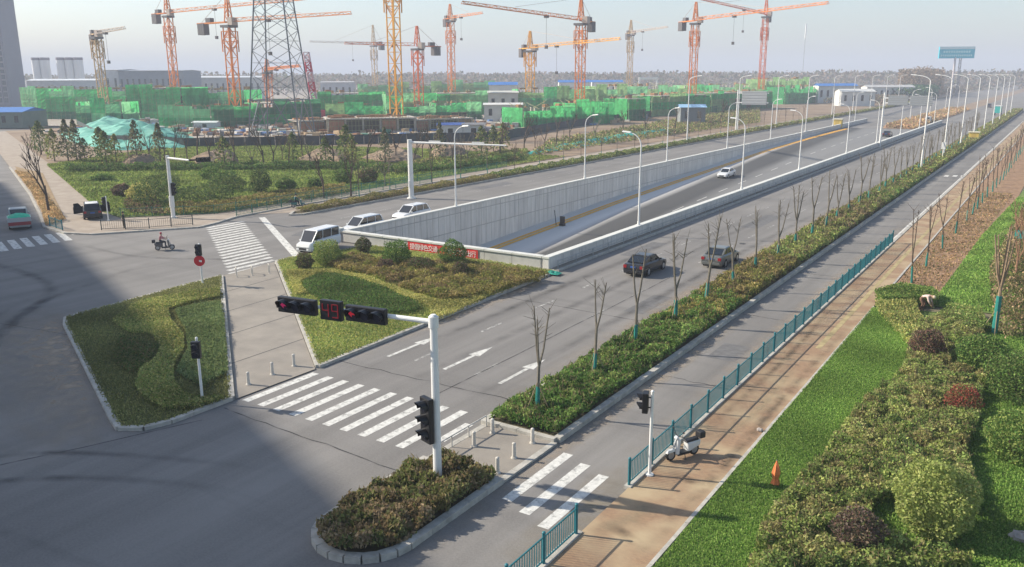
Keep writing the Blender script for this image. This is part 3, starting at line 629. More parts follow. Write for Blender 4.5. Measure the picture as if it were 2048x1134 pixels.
def head(parent, name, c, ax, out, vertical, r=.17, lit=None, n=3, pad=.05):
    """signal head: housing (one part) with lenses and hoods as its pieces. ax = sideways unit vector, out = facing"""
    ax, out, c = Vector(ax), Vector(out), Vector(c); up = Vector((0, 0, 1)); run = up if vertical else ax; crs = ax if vertical else up
    W = n * (2 * r + .04) / 2 + pad; Hh_ = r + pad
    b = MB(); p = []
    for dz in (-.12, .10):
        for sa, sb in ((-1, -1), (1, -1), (1, 1), (-1, 1)): p.append(c + run * (sa * W) + crs * (sb * Hh_) + out * dz)
    if (p[1] - p[0]).cross(p[3] - p[0]).dot(out) < 0: p = [p[0], p[3], p[2], p[1], p[4], p[7], p[6], p[5]]
    h = b.hexa(p).build(name, M_blk, parent); bevel(h, .03)
    for i in range(n):
        cc = c + run * ((i - (n - 1) / 2) * (2 * r + .04) * (-1 if vertical else 1)) + out * .10
        l = MB().cyl(cc, cc + out * .025, r * .9, r * .8, 14).build('lens', M_lens, h)
        v = MB(); visor(v, cc, ax, out, r * .98, r * 1.5); v.build('hood', M_blk, h)
        if lit is not None and i == lit[0]:
            a = MB(); q = cc + out * .032; u = .75 * r
            for pts in (((-.9, 0), (-.1, .7), (-.1, .35), (-.1, -.35), (-.1, -.7)), ((-.15, .2), (.9, .2), (.9, -.2), (-.15, -.2))):
                a.face([q + ax * (s * u) + up * (w * u) for s, w in pts][::-1])
            a.build('arrow', lit[1], h)
    return h
def digit(b, c, ax, out, ch, w, h, t):
    seg = {'a': ((-.5, .5), (.5, .5)), 'b': ((.5, .5), (.5, 0)), 'c': ((.5, 0), (.5, -.5)), 'd': ((-.5, -.5), (.5, -.5)), 'e': ((-.5, 0), (-.5, -.5)), 'f': ((-.5, .5), (-.5, 0)), 'g': ((-.5, 0), (.5, 0))}
    on = {'4': 'fgbc', '9': 'abcdfg'}[ch]
    for s in on:
        (a0, a1), (c0, c1) = seg[s]; p = c + ax * (a0 * w) + Vector((0, 0, a1 * h)); q = c + ax * (c0 * w) + Vector((0, 0, c1 * h)); b.beam(p, q, t, t)
# near signal mast in the planter
nb = g(876, 970, .14); nb = Vector((nb.x, nb.y, 0.14))
top = zat(nb, 866, 632); sm = thing('traffic_signal', 'white signal mast with black signal heads and red countdown, standing in the near planter', 'traffic signal', nb)
H_ = top - .14
MB().cyl((0, 0, 0), (0, 0, H_), .165, .135, 16).build('pole', M_wht, sm, smooth=False); MB().cyl((0, 0, H_), (0, 0, H_ + .06), .15, .09, 16).build('pole_cap', M_wht, sm)
MB().cyl((0, 0, 0), (0, 0, .06), .32, .32, 16).build('base_plate', M_wht, sm)
az = H_ - .22; e = g(558, 604, az + .14) - nb; e = Vector((e.x, e.y, az)); a0 = Vector((0, 0, az)); ad = (e - a0).normalized()
MB().tube([a0, e], [.10, .055], 12).build('arm', M_wht, sm); MB().cyl((0, 0, az - .2), (0, 0, az + .2), .185, .185, 14).build('collar', M_wht, sm)
AX = -ad; OUT = Vector((AX.y, -AX.x, 0)).normalized()
if OUT.y > 0: OUT = -OUT
def on_arm(px):                                          # distance along the arm where it crosses an image column
    lo, hi = 0, (e - a0).length
    best = min((abs(_px((nb + a0 + ad * t)) - px), t) for t in np.linspace(lo, hi, 240)); return best[1]
def _px(p):
    d = p - Vector((0, 0, CAM_H)); x = d.dot(_rt); f = d.dot(_fw); return 1024 + F_PX * x / f
for c0, c1, lit in ((564, 638, (0, M_reddim)), (699, 777, (0, M_redlit))):
    t0, t1 = on_arm(c0), on_arm(c1); c = a0 + ad * ((t0 + t1) / 2) + OUT * .16; r = (abs(t0 - t1) - .1 - .12) / 6
    hd = head(sm, 'signal_head', c, AX, OUT, False, r, lit)
    MB().beam(c - OUT * .05, c - OUT * .2, .12, .3).build('bracket', M_blk, sm)
t0, t1 = on_arm(648), on_arm(690); c = a0 + ad * ((t0 + t1) / 2) + OUT * .15; w = abs(t0 - t1) / 2
cd = MB().hexa([c + AX * (sx * w) + OUT * dy + Vector((0, 0, sz * w * .8)) for sz in (-1, 1) for sx, dy in ((-1, .1), (1, .1), (1, -.1), (-1, -.1))]).build('countdown_box', M_blk, sm); bevel(cd, .015)
b = MB(); digit(b, c - AX * (w * .45) + OUT * .108, AX, OUT, '4', w * .55, w * 1.05, .035); digit(b, c + AX * (w * .45) + OUT * .108, AX, OUT, '9', w * .55, w * 1.05, .035)
b.build('digits', mat('digit_red', (.17, .008, .015), .4, emit=(1.0, .03, .06), es=.02), cd)
zc = (zat(nb, 862, 793) + zat(nb, 862, 880)) / 2 - .14; hz = (zat(nb, 862, 793) - zat(nb, 862, 880)) / 2
OV = Vector((-.3, -.954, 0)); AV = Vector((.954, -.3, 0))
vh = head(sm, 'signal_head', Vector((0, 0, zc)) + OV * .34 - AV * .10, AV, OV, True, (hz * 2 - .22) / 6 + .005, None)
MB().beam((0, 0, zc + .3), Vector((0, 0, zc + .3)) + OV * .3, .05).build('bracket', M_blk, sm); MB().beam((0, 0, zc - .3), Vector((0, 0, zc - .3)) + OV * .3, .05).build('bracket', M_blk, sm)

def ped_signal(label, base, ztop, out, hz0=None, r=.13, side=.2, n=2, below=.05):
    s = thing('pedestrian_signal', label, 'pedestrian signal', base)
    MB().cyl((0, 0, 0), (0, 0, ztop), .065, .055, 10).build('pole', M_wht, s); MB().cyl((0, 0, 0), (0, 0, .05), .16, .16, 10).build('base_plate', M_wht, s)
    MB().cyl((0, 0, ztop), (0, 0, ztop + .05), .07, .03, 10).build('pole_cap', M_wht, s)
    out = Vector((*out, 0)).normalized(); ax = Vector((-out.y, out.x, 0)); hh = n * (2 * r + .04) / 2 + .05
    c = Vector((0, 0, ztop - hh - below)) + out * side
    head(s, 'signal_head', c, ax, out, True, r, None, n)
    for dz in (-.2, .2): MB().beam((0, 0, c.z + dz), Vector((0, 0, c.z + dz)) + out * side * .6, .04).build('bracket', M_blk, s)
    return s
p = g(1299, 950, .1); ped_signal('white pole pedestrian signal with black head by the teal fence', p, zat(p, 1303, 783) - .1, (-.95, -.3), r=.155, side=.26)
p = g(405, 800, .13); ped_signal('white pole pedestrian signal with dark head on the left island lawn', p, zat(p, 395, 676) - .13, (.5, -.86), r=.16, side=.16, below=.12)
p = g(217, 441, .12); ped_signal('white pole pedestrian signal with black head beside the parked black car', p, zat(p, 213, 393) - .12, (-.96, -.3), r=.17, side=.25)
p = g(405, 566, .13); s = ped_signal('pedestrian signal with round red no entry sign at the tip of the left island', p, zat(p, 392, 488) - .13, (.35, -.94), r=.17, side=.12, below=0)
zs = zat(p, 400, 521) - .13
M_sgn = mat('sign_red', (0.62, 0.02, 0.03), .5)
sg = MB().cyl((.02, -.09, zs), (.05, -.13, zs), .40, .40, 20).build('no_entry_disc', M_sgn, s)
MB().hexa([(-.24, -.150, zs - .07), (.32, -.137, zs - .07), (.32, -.127, zs - .07), (-.24, -.14, zs - .07), (-.24, -.150, zs + .07), (.32, -.137, zs + .07), (.32, -.127, zs + .07), (-.24, -.14, zs + .07)]).build('bar', M_white, sg)

# far corner mast with short arm
p = g(347, 436, .12); H2 = zat(p, 338, 311) - .12
s = thing('traffic_signal', 'white signal mast on the far corner plaza with black head seen from behind', 'traffic signal', p)
MB().cyl((0, 0, 0), (0, 0, H2), .22, .17, 12).build('pole', M_wht, s); MB().cyl((0, 0, 0), (0, 0, .08), .4, .4, 12).build('base_plate', M_wht, s)
MB().cyl((-.0, 0, 1.2), (-.0, 0, 2.4), .27, .27, 10).build('control_box', M_wht, s)
e2 = g(378, 319, H2 - .05) - p; e2.z = H2 - .25; e3 = g(418, 322, H2 - .3) - p; e3.z = H2 - .25
MB().tube([(0, 0, H2 - .25), e2], [.12, .10], 10).build('arm', M_wht, s); MB().tube([e2, e3], [.09, .06], 8).build('arm_tip', M_dk, s)
ax = (e3 - e2).normalized(); head(s, 'signal_head', (e2 + e3) / 2 + ax * .4, -ax, Vector((ax.y, -ax.x, 0)) * (1 if ax.x < 0 else -1) * -1, False, .2, None)
zz = zat(p, 351, 378) - .12; head(s, 'signal_head', (.32, .1, zz), (0.4, -.9, 0), (.9, .4, 0), True, .19, None)
MB().beam((0, 0, zz), (.3, .1, zz), .06).build('bracket', M_blk, s)

# big cantilever gantry at the start of the far verge
p = g(823, 397); H3 = zat(p, 820, 279)
s = thing('gantry', 'thick white cantilever gantry with long bare arm over the far carriageway', 'gantry', p)
MB().cyl((0, 0, 0), (0, 0, H3), .34, .30, 16).build('pole', M_wht, s); MB().cyl((0, 0, 0), (0, 0, .12), .55, .55, 16).build('base_plate', M_wht, s); MB().box(-.1, .1, -.45, -.3, 1.5, 2.3).build('control_box', M_wht, s)
e = g(1012, 291, H3 - .35) - p; e.z = H3 - .35
MB().tube([(0, 0, H3 - .35), e], [.15, .09], 10).build('arm', M_wht, s); ad2 = Vector((e.x, e.y, 0)).normalized()
for f in (.27, .72):
    c = Vector((0, 0, H3 - .35)) + ad2 * (Vector((e.x, e.y, 0)).length * f); b = MB()
    b.beam(c + Vector((0, 0, .2)) - ad2 * .8, c + Vector((0, 0, .2)) + ad2 * .8, .12, .2)
    for k in (-.6, 0, .6): b.beam(c + ad2 * k, c + ad2 * k + Vector((0, 0, .3)), .06)
    b.build('mounting_bracket', M_wht, s)
# sign gantries further along
M_back = mat('sign_back', (0.36, 0.38, 0.39), .55, var=.06)
def sign_gantry(label, base, h, ends, zlo, zhi, panels):
    s = thing('gantry', label, 'gantry', base)
    MB().cyl((0, 0, 0), (0, 0, h), .2, .16, 10).build('pole', M_wht, s)
    MB().beam((0, 0, zhi - .5), (ends, 0, zhi - .5), .25).build('arm', M_wht, s); MB().beam((0, 0, zlo + .5), (ends, 0, zlo + .5), .25).build('arm', M_wht, s)
    for a, c in panels:
        q = MB().box(min(a, c), max(a, c), -.2, -.14, zlo, zhi).build('sign_panel', M_back, s)
        for k in range(5): z = zlo + (zhi - zlo) * (k + .5) / 5; MB().box(min(a, c), max(a, c), -.26, -.2, z - .06, z + .06).build('stiffener', M_grey, q)
    return s
sign_gantry('grey road sign on a white cantilever post beside the far verge', (-72.6, 219, .1), 11.3, 8.0, 7.6, 11.0, [(1.2, 7.6)])
sign_gantry('wide grey double road sign gantry spanning from the near ramp wall', (-32.75, 193, .13), 11.3, 9.5, 8.7, 10.7, [(.8, 4.6), (5.0, 9.2)])
# ------------------------------------------------------------------ fences
M_teal = mat('fence_teal', (0.02, 0.16, 0.19), 0.5, var=.1, scale=3); M_gfence = mat('fence_green', (0.03, 0.15, 0.11), 0.55); M_dfence = mat('fence_dark', (0.05, 0.07, 0.075), 0.55)
PK = {}
def fence(label, pts, m, h=0.95, z0=0.14, post=2.05, step=0.14, maxp=300, group=None, pr=.045, pk=.016):
    """posts, two rails and pickets along a polyline; nearest pickets single, the rest one part"""
    f = thing('fence', label, 'fence', (pts[0][0], pts[0][1], z0), 0, group); o0 = Vector((pts[0][0], pts[0][1], 0))
    key = (m.name, h)
    if key not in PK:
        PK[key] = (MB().box(-pk / 2, pk / 2, -pk / 2, pk / 2, .08, h - .05).mesh('picket', m), MB().cyl((0, 0, -.02), (0, 0, h + .05), pr, pr, 8).mesh('post', m), MB().ball((0, 0, h + .08), pr * 1.2, pr * 1.2, pr, 8, 5).mesh('finial', m))
    pkm, pom, fin = PK[key]; cnt = 0; rest = MB()
    for a, c in zip(pts[:-1], pts[1:]):
        a, c = Vector((a[0], a[1], 0)) - o0, Vector((c[0], c[1], 0)) - o0; d = c - a; L = d.length; ang = math.atan2(d.y, d.x)
        n = max(1, round(L / post))
        for i in range(n + 1):
            if i == n and c != Vector((pts[-1][0], pts[-1][1], 0)) - o0: continue
            o = obj('post', pom, f, a + d * (i / n)); obj('finial', fin, o)
        for z in (.1, h - .06): MB().beam(a + Vector((0, 0, z)), c + Vector((0, 0, z)), .035, .045).build('rail', m, f)
        k = int(L / step)
        for i in range(1, k):
            p = a + d * (i / k)
            if cnt < maxp: obj('picket', pkm, f, p, ang); cnt += 1
            else: rest.box(p.x - pk / 2, p.x + pk / 2, p.y - pk / 2, p.y + pk / 2, .08, h - .05)
    if rest.v: rest.build('picket_run', m, f)['kind'] = 'stuff'
    return f
fence('long teal railing between side lane and brick footway', [(-12.05, 26.45), (-12.05, 82.2)], M_teal, .98, pr=.055, pk=.022)
fence('short teal railing at the bottom edge beside the small crossing', [(-12.05, 22.35), (-12.05, 13.9)], M_teal, .98, pr=.055, pk=.022)
fence('dark railing curving round the corner plaza beside the skewed crossing', [(-80.4, 47.5), (-77.2, 50.7), (-75.2, 54.4)], M_dfence, .95, post=2.0, step=.2, pr=.05, pk=.02)
fence('dark green railing along the far side path behind the cyclist', [(-75.9, 60.6), (-76.5, 69.8), (-76.5, 96)], M_gfence, .95, post=2.6, step=.2, pr=.05, pk=.022)
fence('short teal railing at the street corner in the building shade', [(-87.4, 46.1), (-83.6, 45.3)], M_teal, .98, post=2.0, step=.2)
fence('green park railing at the back of the plaza and side path', [(-86.0, 53.2), (-79.2, 60.2), (-78.75, 69), (-78.6, 119)], M_gfence, 1.0, post=3.0, step=.2, pr=.04, pk=.022, maxp=300)

# ------------------------------------------------------------------ bollards
M_bol = mat('bollard_stone', (0.55, 0.52, 0.46), .8, var=.12, scale=4)
def bollard_proto():
    r = obj('bollard', None)
    MB().cyl((0, 0, 0), (0, 0, .62), .085, .075, 12).build('post', M_bol, r); MB().ball((0, 0, .62), .082, .082, .06, 12, 6).build('cap', M_bol, r); MB().cyl((0, 0, 0), (0, 0, .05), .13, .12, 12).build('foot', M_bol, r); return r
BOL = bollard_proto()
for i, q in enumerate(((497, 769), (545, 749), (588, 732))):
    place(BOL, g(*q, .05), 0, 'pale stone bollard on the paved path, %s from the left near the crosswalk' % nth(i + 1), 'bollard', 'bollards at the end of the paved path')
for (q, lab) in (((948, 893), 'left one nearest the planter shrubs'), ((985, 866), 'left one beside the hedge strip kerb'), ((1065, 886), 'right one beside the hedge strip kerb'), ((1028, 916), 'middle one of the right side'), ((995, 946), 'right one nearest the planter kerb')):
    place(BOL, g(*q, .09), 0, 'pale stone bollard on the crossing refuge, ' + lab, 'bollard', 'bollards on the crossing refuge')
def hoop_proto():
    r = obj('hoop_barrier', None); b = MB()
    pts = [Vector((-.42, 0, 0)), Vector((-.42, 0, .5)), Vector((-.36, 0, .62)), Vector((-.25, 0, .67)), Vector((.25, 0, .67)), Vector((.36, 0, .62)), Vector((.42, 0, .5)), Vector((.42, 0, 0))]
    b.tube(pts, [.035] * 8, 8).build('hoop', M_bol, r); MB().cyl((-.42, 0, 0), (-.42, 0, .03), .07, .07, 10).build('foot', M_bol, r); MB().cyl((.42, 0, 0), (.42, 0, .03), .07, .07, 10).build('foot', M_bol, r); return r
HOOP = hoop_proto()
for i, q in enumerate(((473, 552), (504, 549), (538, 545))):
    place(HOOP, g(*q, .05), math.radians(-35), 'grey hoop barrier at the far end of the paved path, %s from the left' % nth(i + 1), 'barrier', 'hoop barriers on the paved path')
# low pipe rail along the refuge's carriageway edge
rl = thing('low_rail', 'thin white pipe rail linking the bollards on the carriageway side of the refuge', 'rail', (-19.7, 24.4, .09))
MB().tube([(0, 0, .5), (0, 3.7, .5)], [.03, .03], 8).build('pipe', M_bol, rl)
for y in (0, 1.2, 2.4, 3.7): MB().cyl((0, y, 0), (0, y, .5), .03, .03, 8).build('post', M_bol, rl)
# guard cable rail along the wall footway
M_gal = mat('galvanised', (0.42, 0.43, 0.42), .5)
gr = thing('guard_rail', 'thin grey pipe rail on short posts along the near ramp wall footway', 'rail', (-32.75, 57, .12))
for z in (.28, .55): MB().beam((0, 0, z), (0, 180, z), .05).build('pipe', M_gal, gr)
pm = MB().box(-.03, .03, -.03, .03, 0, .6).mesh('post', M_gal)
for i in range(60): obj('post', pm, gr, (0, i * 3, 0))

# ------------------------------------------------------------------ planting
G_OLIVE = [(.16, .18, .055), (.115, .15, .04), (.20, .20, .08), (.07, .10, .03), (.15, .135, .055), (.13, .165, .05)]
G_GREEN = [(.05, .095, .022), (.07, .12, .03), (.10, .15, .04), (.04, .07, .02), (.13, .16, .05)]
G_DARK = [(.035, .06, .02), (.05, .075, .025), (.07, .09, .03), (.09, .10, .04)]
G_PURP = [(.07, .045, .04), (.10, .06, .045), (.05, .04, .03), (.12, .09, .06), (.06, .07, .03)]
G_GOLD = [(.17, .145, .05), (.14, .125, .04), (.12, .12, .035), (.18, .14, .06), (.10, .11, .03)]
G_YEL = [(.24, .22, .07), (.19, .19, .06), (.28, .25, .10), (.15, .16, .05)]
G_BROWN = [(.13, .095, .05), (.10, .085, .035), (.08, .09, .03), (.17, .13, .08), (.06, .07, .025), (.11, .11, .045)]
G_RED = [(.15, .04, .03), (.12, .05, .03), (.09, .075, .035), (.19, .05, .04), (.07, .08, .03)]
G_GRASS = [(.085, .15, .03), (.115, .18, .042), (.15, .205, .055), (.07, .125, .026)]
LEAF = leaf_mat('leaf')
cover('planter_shrubs', [(max(x, -19.5) * .95 - 18.1 * .05, y) for x, y in PLANTER], .66, .15, 1100, G_BROWN, 'shaggy brown and green shrubs filling the near planter', .14, 'shrubs', hvar=.35, up=.35, seed=3, clump=.5)
def strip(x0, x1, y0, y1): return [(x0, y0), (x1, y0), (x1, y1), (x0, y1)]
segs = [(28.7, 38, G_GREEN, .5, 'vivid green near end of the hedge strip'), (38, 46.5, G_GREEN, .55, 'green second stretch of the hedge strip'), (46.5, 55, G_GREEN[:3] + G_GOLD[:2], .6, 'mixed green and gold third stretch of the hedge strip'), (55, 68, G_GOLD + G_BROWN[:3], .7, 'golden brown stretch of the hedge strip by the cars'),
        (68, 84, G_OLIVE, .7, 'olive stretch of the hedge strip past the railing end'), (84, 104, G_BROWN + G_OLIVE[:2], .75, 'reddish brown stretch of the hedge strip'), (104, 140, G_GREEN + G_OLIVE, .75, 'green stretch of the hedge strip before the tall lamps'), (140, 200, G_BROWN + G_OLIVE, .8, 'brown stretch of the hedge strip among tall lamps'), (200, 420, G_OLIVE + G_BROWN, .8, 'farthest stretch of the hedge strip')]
for i, (a, c, t, h, lab) in enumerate(segs):
    far = max(1, a / 45); cover('hedge_strip', strip(-19.95, -16.55, a, c), h * 1.0, .15 * far ** .8, 560 / far ** 1.5, t, lab, .13, 'hedge', hvar=.35, up=.3, seed=i * 2.3, clump=.6)
cover('verge_shrubs', strip(-72.9, -70.85, 66.4, 105), .6, .17, 200, G_BROWN + G_GOLD, 'brown clipped shrubs on the verge beside the white cars', .13, 'hedge', seed=1)
cover('verge_shrubs', strip(-72.9, -70.85, 105, 200), .65, .28, 70, G_OLIVE + G_DARK, 'olive shrubs on the far verge past the gantry', .13, 'hedge', seed=2)
cover('verge_shrubs', strip(-72.9, -70.85, 200, 560), .8, .5, 22, G_OLIVE + G_BROWN, 'distant shrubs on the far verge', .13, 'hedge', seed=5)

# left island
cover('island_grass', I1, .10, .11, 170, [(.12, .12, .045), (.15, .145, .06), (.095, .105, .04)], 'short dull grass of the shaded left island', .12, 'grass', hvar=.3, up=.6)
S_ = gp([(225, 642), (262, 612), (330, 592), (440, 574), (440, 592), (370, 607), (336, 617), (342, 640), (368, 670), (368, 700), (347, 730), (347, 760), (367, 784), (400, 794), (463, 790), (400, 812), (330, 816), (290, 797), (270, 770), (280, 740), (312, 715), (322, 690), (300, 667), (258, 662)], .3)
cover('winding_ground_cover', S_, .32, .12, 520, G_YEL + G_OLIVE, 'winding yellow-green ground cover band on the left island', .13, hvar=.3)
cover('dark_ground_cover', gp([(350, 620), (440, 602), (448, 640), (456, 742), (405, 775), (352, 742), (376, 702), (372, 662)], .3), .32, .12, 480, [(.07, .10, .04), (.09, .12, .045), (.11, .13, .055)], 'dark green low hedge beside the winding band', .13, hvar=.3)
cover('russet_ground_cover', gp([(240, 672), (318, 694), (300, 722), (262, 752), (225, 722)], .2), .3, .12, 380, G_BROWN[:3] + G_DARK, 'dull russet ground cover in the hollow of the winding band', .13, hvar=.3)
# middle island
cover('island_grass', [(x, y) for x, y in I2], .12, .11, 190, G_OLIVE[:3] + G_YEL[:2] + [(.14, .17, .04)], 'yellow-green grass of the middle island', .12, 'grass', hvar=.3, up=.5)
cover('dark_ground_cover', smooth_poly(gp([(600, 562), (645, 546), (715, 556), (790, 586), (850, 612), (815, 630), (700, 618), (622, 594)], .3), 1), .38, .12, 430, G_DARK + G_GREEN[:2], 'dark green lens of ground cover behind the signal heads', .13, hvar=.25)
cover('yellow_ground_cover', gp([(573, 540), (640, 536), (722, 548), (800, 578), (872, 602), (990, 585), (905, 625), (862, 640), (860, 612), (790, 582), (715, 554), (645, 545), (600, 560), (612, 585), (590, 590)], .3), .3, .12, 420, G_YEL, 'pale yellow ground cover band curving across the middle island', .13, hvar=.3)
cover('golden_shrubs', gp([(655, 528), (700, 512), (860, 524), (960, 528), (1078, 552), (1098, 555), (960, 594), (880, 600), (800, 574), (740, 548), (680, 540)], .35), .62, .14, 420, G_GOLD + G_BROWN[:2], 'golden brown shrub mass in front of the headwall', .13, hvar=.4, clump=.8)
# right-hand lawn and beds
cover('lawn_grass', gp([(1290, 1160), (1745, 618), (1830, 640), (1820, 740), (1760, 800), (1680, 890), (1610, 980), (1550, 1060), (1520, 1160)]), .045, .075, 800, G_GRASS, 'bright green lawn grass beside the brick footway', .11, 'grass', hvar=.3, up=.75)
cover('lawn_grass', gp([(1925, 760), (1990, 700), (2080, 700), (2080, 1160), (1915, 1160), (1920, 1000)]), .085, .10, 560, G_GRASS, 'green lawn grass at the lower right corner', .11, 'grass', hvar=.3, up=.75)
cover('lawn_grass', [(-6.1, 60.5), (1.0, 60.5), (4, 118), (-4.0, 122), (-5.5, 90)], .085, .15, 120, G_GRASS, 'green lawn strip behind the gardener', .115, 'grass', hvar=.3, up=.75)
BED = gp([(1490, 1150), (1525, 1050), (1590, 968), (1665, 878), (1735, 795), (1805, 738), (1828, 650), (1900, 625), (1962, 660), (2000, 712), (1965, 780), (1962, 830), (1930, 900), (1962, 985), (1942, 1134)], .4)
cover('mixed_shrub_bed', BED, .55, .125, 1050, G_OLIVE, 'dense olive green shrub bed filling the lower right', .11, 'shrubs', hvar=.45, seed=8, clump=.52, holes=[(q.x, q.y, rr) for q, rr in ((g(1862, 1068), 1.9), (g(1712, 1100), 1.0), (g(1921, 830), .95), (g(1853, 716), 1.15), (g(1962, 745), 1.5))])
cover('dry_grass_bed', gp([(1748, 612), (1830, 608), (1850, 650), (1820, 690), (1790, 660)], .3), .5, .14, 420, G_YEL + G_OLIVE, 'pale dry grass clump at the corner of the lawn', .11, 'grass', hvar=.4, up=.5)
cover('low_hedge', gp([(1748, 592), (1800, 578), (1862, 586), (1880, 600), (1870, 612), (1760, 606)], .3), .75, .13, 900, G_GREEN[:3] + G_OLIVE[:2], 'clipped dark green hedge beside the gardener', .11, 'hedge', hvar=.15)
cover('low_shrubs', gp([(1870, 632), (1900, 612), (1960, 630), (1985, 655), (1960, 668), (1900, 640)], .3), .55, .13, 600, G_GREEN + G_OLIVE, 'low green shrubs right of the gardener', .11, 'shrubs', hvar=.5)
cover('dry_scrub', gp([(1975, 560), (2060, 400), (2110, 420), (2120, 640), (2010, 690), (1985, 640)], .2), 1.1, .16, 120, G_BROWN + [(.30, .2, .12)], 'dry brown scrub at the right edge', .12, 'shrubs', hvar=.8, up=.6)

M_twig = mat('twig', (0.10, 0.07, 0.045), .9, var=.2, scale=5)
def bush(label, px, py, w, h, tints, n=3600, leaf=.11, z0=.12, trunk=0.0, name='round_shrub', group='round clipped shrubs', asp=1.0, lumps=5):
    c = g(px, py, z0); r = thing(name, label, 'shrub', c, 0, group)
    P = NR.normal(size=(n, 3)); P /= np.linalg.norm(P, axis=1)[:, None]
    rr = NR.random(n) ** (1 / 5.0)
    lum = 1 + .13 * np.sin(P[:, 0] * lumps + R() * 6) * np.sin(P[:, 1] * lumps + R() * 6) + .08 * np.sin(P[:, 2] * 7 + R() * 6)
    keep = NR.random(n) > .12 * (np.sin(P[:, 0] * 9 + 1) * np.sin(P[:, 1] * 8) > .4)
    P = P * (rr * lum)[:, None]; P = P[keep]; hh = h - trunk
    P = P * np.array([w / 2, w / 2 * asp, hh / 2]) + np.array([0, 0, trunk + hh / 2]); P = P[P[:, 2] > .02]
    leaves('foliage', P, leaf, tints, LEAF, r, aspect=1.6)
    b = MB()
    for k in range(5):
        a = k * 1.26 + R(); q = Vector((math.cos(a) * w * .22, math.sin(a) * w * .22, trunk + hh * .55)); b.tube([(0, 0, 0), Vector((0, 0, max(trunk, .1))), q], [.05, .04, .012], 5)
    b.build('stem', M_twig, r); return r
# middle island shrubs
bush('largest pale green ball shrub in front of the white van', 655, 531, 2.45, 2.1, G_OLIVE[:4] + G_GREEN[2:3], 5200)
bush('small dark shrub left of the pale green ball shrub', 610, 540, 1.5, 1.4, G_DARK + G_PURP, 2600)
bush('dark ball shrub by the left corner of the headwall', 727, 505, 1.35, 1.35, G_PURP + G_DARK, 2400)
bush('green ball shrub at the left end of the red banner', 794, 534, 2.4, 2.15, G_GREEN[:3] + G_DARK[:2], 5000)
bush('dark purple shrub left of the dark mound in front of the banner', 772, 547, 1.5, 1.15, G_PURP, 2400)
bush('low dark mound shrub in front of the banner', 842, 545, 2.3, 1.2, G_PURP + G_DARK, 3000)
bush('green ball shrub covering part of the red banner', 906, 535, 2.25, 2.25, G_GREEN[:3] + G_DARK[:2], 5000)
bush('dark round shrub right of the banner shrubs', 921, 557, 1.4, 1.3, G_PURP + G_DARK[2:], 2600)
# right-hand shrubs
bush('dark purple ball shrub nearest the gardener', 1853, 716, 1.8, 1.6, G_PURP + [(.13, .07, .05)], 5200, .10)
bush('green ball shrub below the staked tree', 1962, 745, 2.7, 2.0, G_GREEN + G_DARK[:1], 6500, .11)
bush('dark green ball shrub cut by the right edge', 2036, 800, 2.9, 2.4, G_GREEN[:3] + G_DARK, 7000, .11)
bush('red leaved shrub amid the green bed', 1921, 830, 1.5, 1.4, G_RED, 3200, .09)
bush('olive ball shrub at the right edge above the lower lawn', 2022, 918, 2.2, 2.0, G_GREEN + G_OLIVE[:2], 6000, .10)
bush('largest light green ball shrub at the lower right', 1862, 1068, 2.6, 2.6, [(.17, .19, .055), (.14, .17, .05), (.20, .21, .08), (.12, .15, .045)], 11000, .11)
bush('grey purple shrub left of the largest ball shrub', 1712, 1100, 1.6, 1.45, G_PURP + [(.11, .09, .07)], 4000, .095)
# park shrubs
for (px, py, w, h, t, lab) in ((320, 412, 6.2, 3.2, G_DARK, 'broad dark green shrub behind the far signal mast'), (325, 385, 5.0, 2.6, G_DARK, 'dark shrub in the park above the broad dark one'), (247, 393, 2.6, 1.6, G_PURP, 'brown round shrub on the park lawn'), (285, 405, 3.4, 2.4, G_YEL, 'yellow leaved shrub in the park'), (422, 360, 3.2, 2.0, G_GREEN, 'small green park shrub right of the far signal mast'), (448, 368, 4.0, 2.0, G_GREEN + G_DARK, 'flat green park shrub in the middle lawn'), (455, 382, 5.2, 2.2, G_DARK, 'low dark green park shrub'), (410, 402, 6.0, 2.0, G_DARK, 'long dark hedge clump at the park front'), (522, 388, 2.8, 3.3, G_DARK, 'dark tree-like shrub in the park centre'), (573, 382, 2.6, 1.7, G_DARK + G_GREEN, 'round shrub on the open park lawn'), (630, 380, 1.9, 1.6, G_DARK + G_GREEN, 'small round shrub by the park railing'), (686, 367, 2.8, 2.2, G_GREEN + G_DARK, 'round dark green park shrub left of the gantry'), (737, 367, 2.9, 2.2, G_DARK + G_PURP, 'round dark park shrub nearest the gantry'), (204, 362, 3.2, 1.0, G_GREEN, 'flat low shrub on the bright corner lawn')):
    bush(lab, px, py, w, h, t, 1500, .26, .16, group='park shrubs', name='park_shrub')
cover('park_ground_cover', gp([(330, 430), (440, 425), (560, 408), (700, 385), (690, 372), (560, 385), (440, 405), (340, 412)], .2), .5, .3, 60, G_GOLD + G_BROWN[:2], 'golden ground cover along the park railing', .16, hvar=.4)
cover('park_ground_cover', gp([(260, 395), (300, 375), (330, 430), (262, 428), (245, 410)], .2), .4, .3, 60, G_PURP + G_BROWN, 'purple brown ground cover behind the pedestrian', .16, hvar=.4)
cover('park_hedge', gp([(130, 344), (300, 340), (500, 340), (650, 338), (800, 346), (950, 336), (1040, 318), (1040, 312), (950, 328), (800, 338), (650, 330), (500, 333), (300, 334), (130, 338)], .4), 1.1, .35, 40, G_DARK + G_GREEN[:2], 'dark hedge line closing the back of the park', .16, 'hedge', hvar=.3)
cover('dry_strip_grass', gp([(30, 345), (60, 352), (132, 445), (92, 455), (86, 430), (64, 388)]), .35, .3, 45, [(.30, .21, .11), (.24, .16, .08), (.18, .14, .07)], 'dry tan grass strip between street and walkway', .15, 'grass', hvar=.5, up=.5)
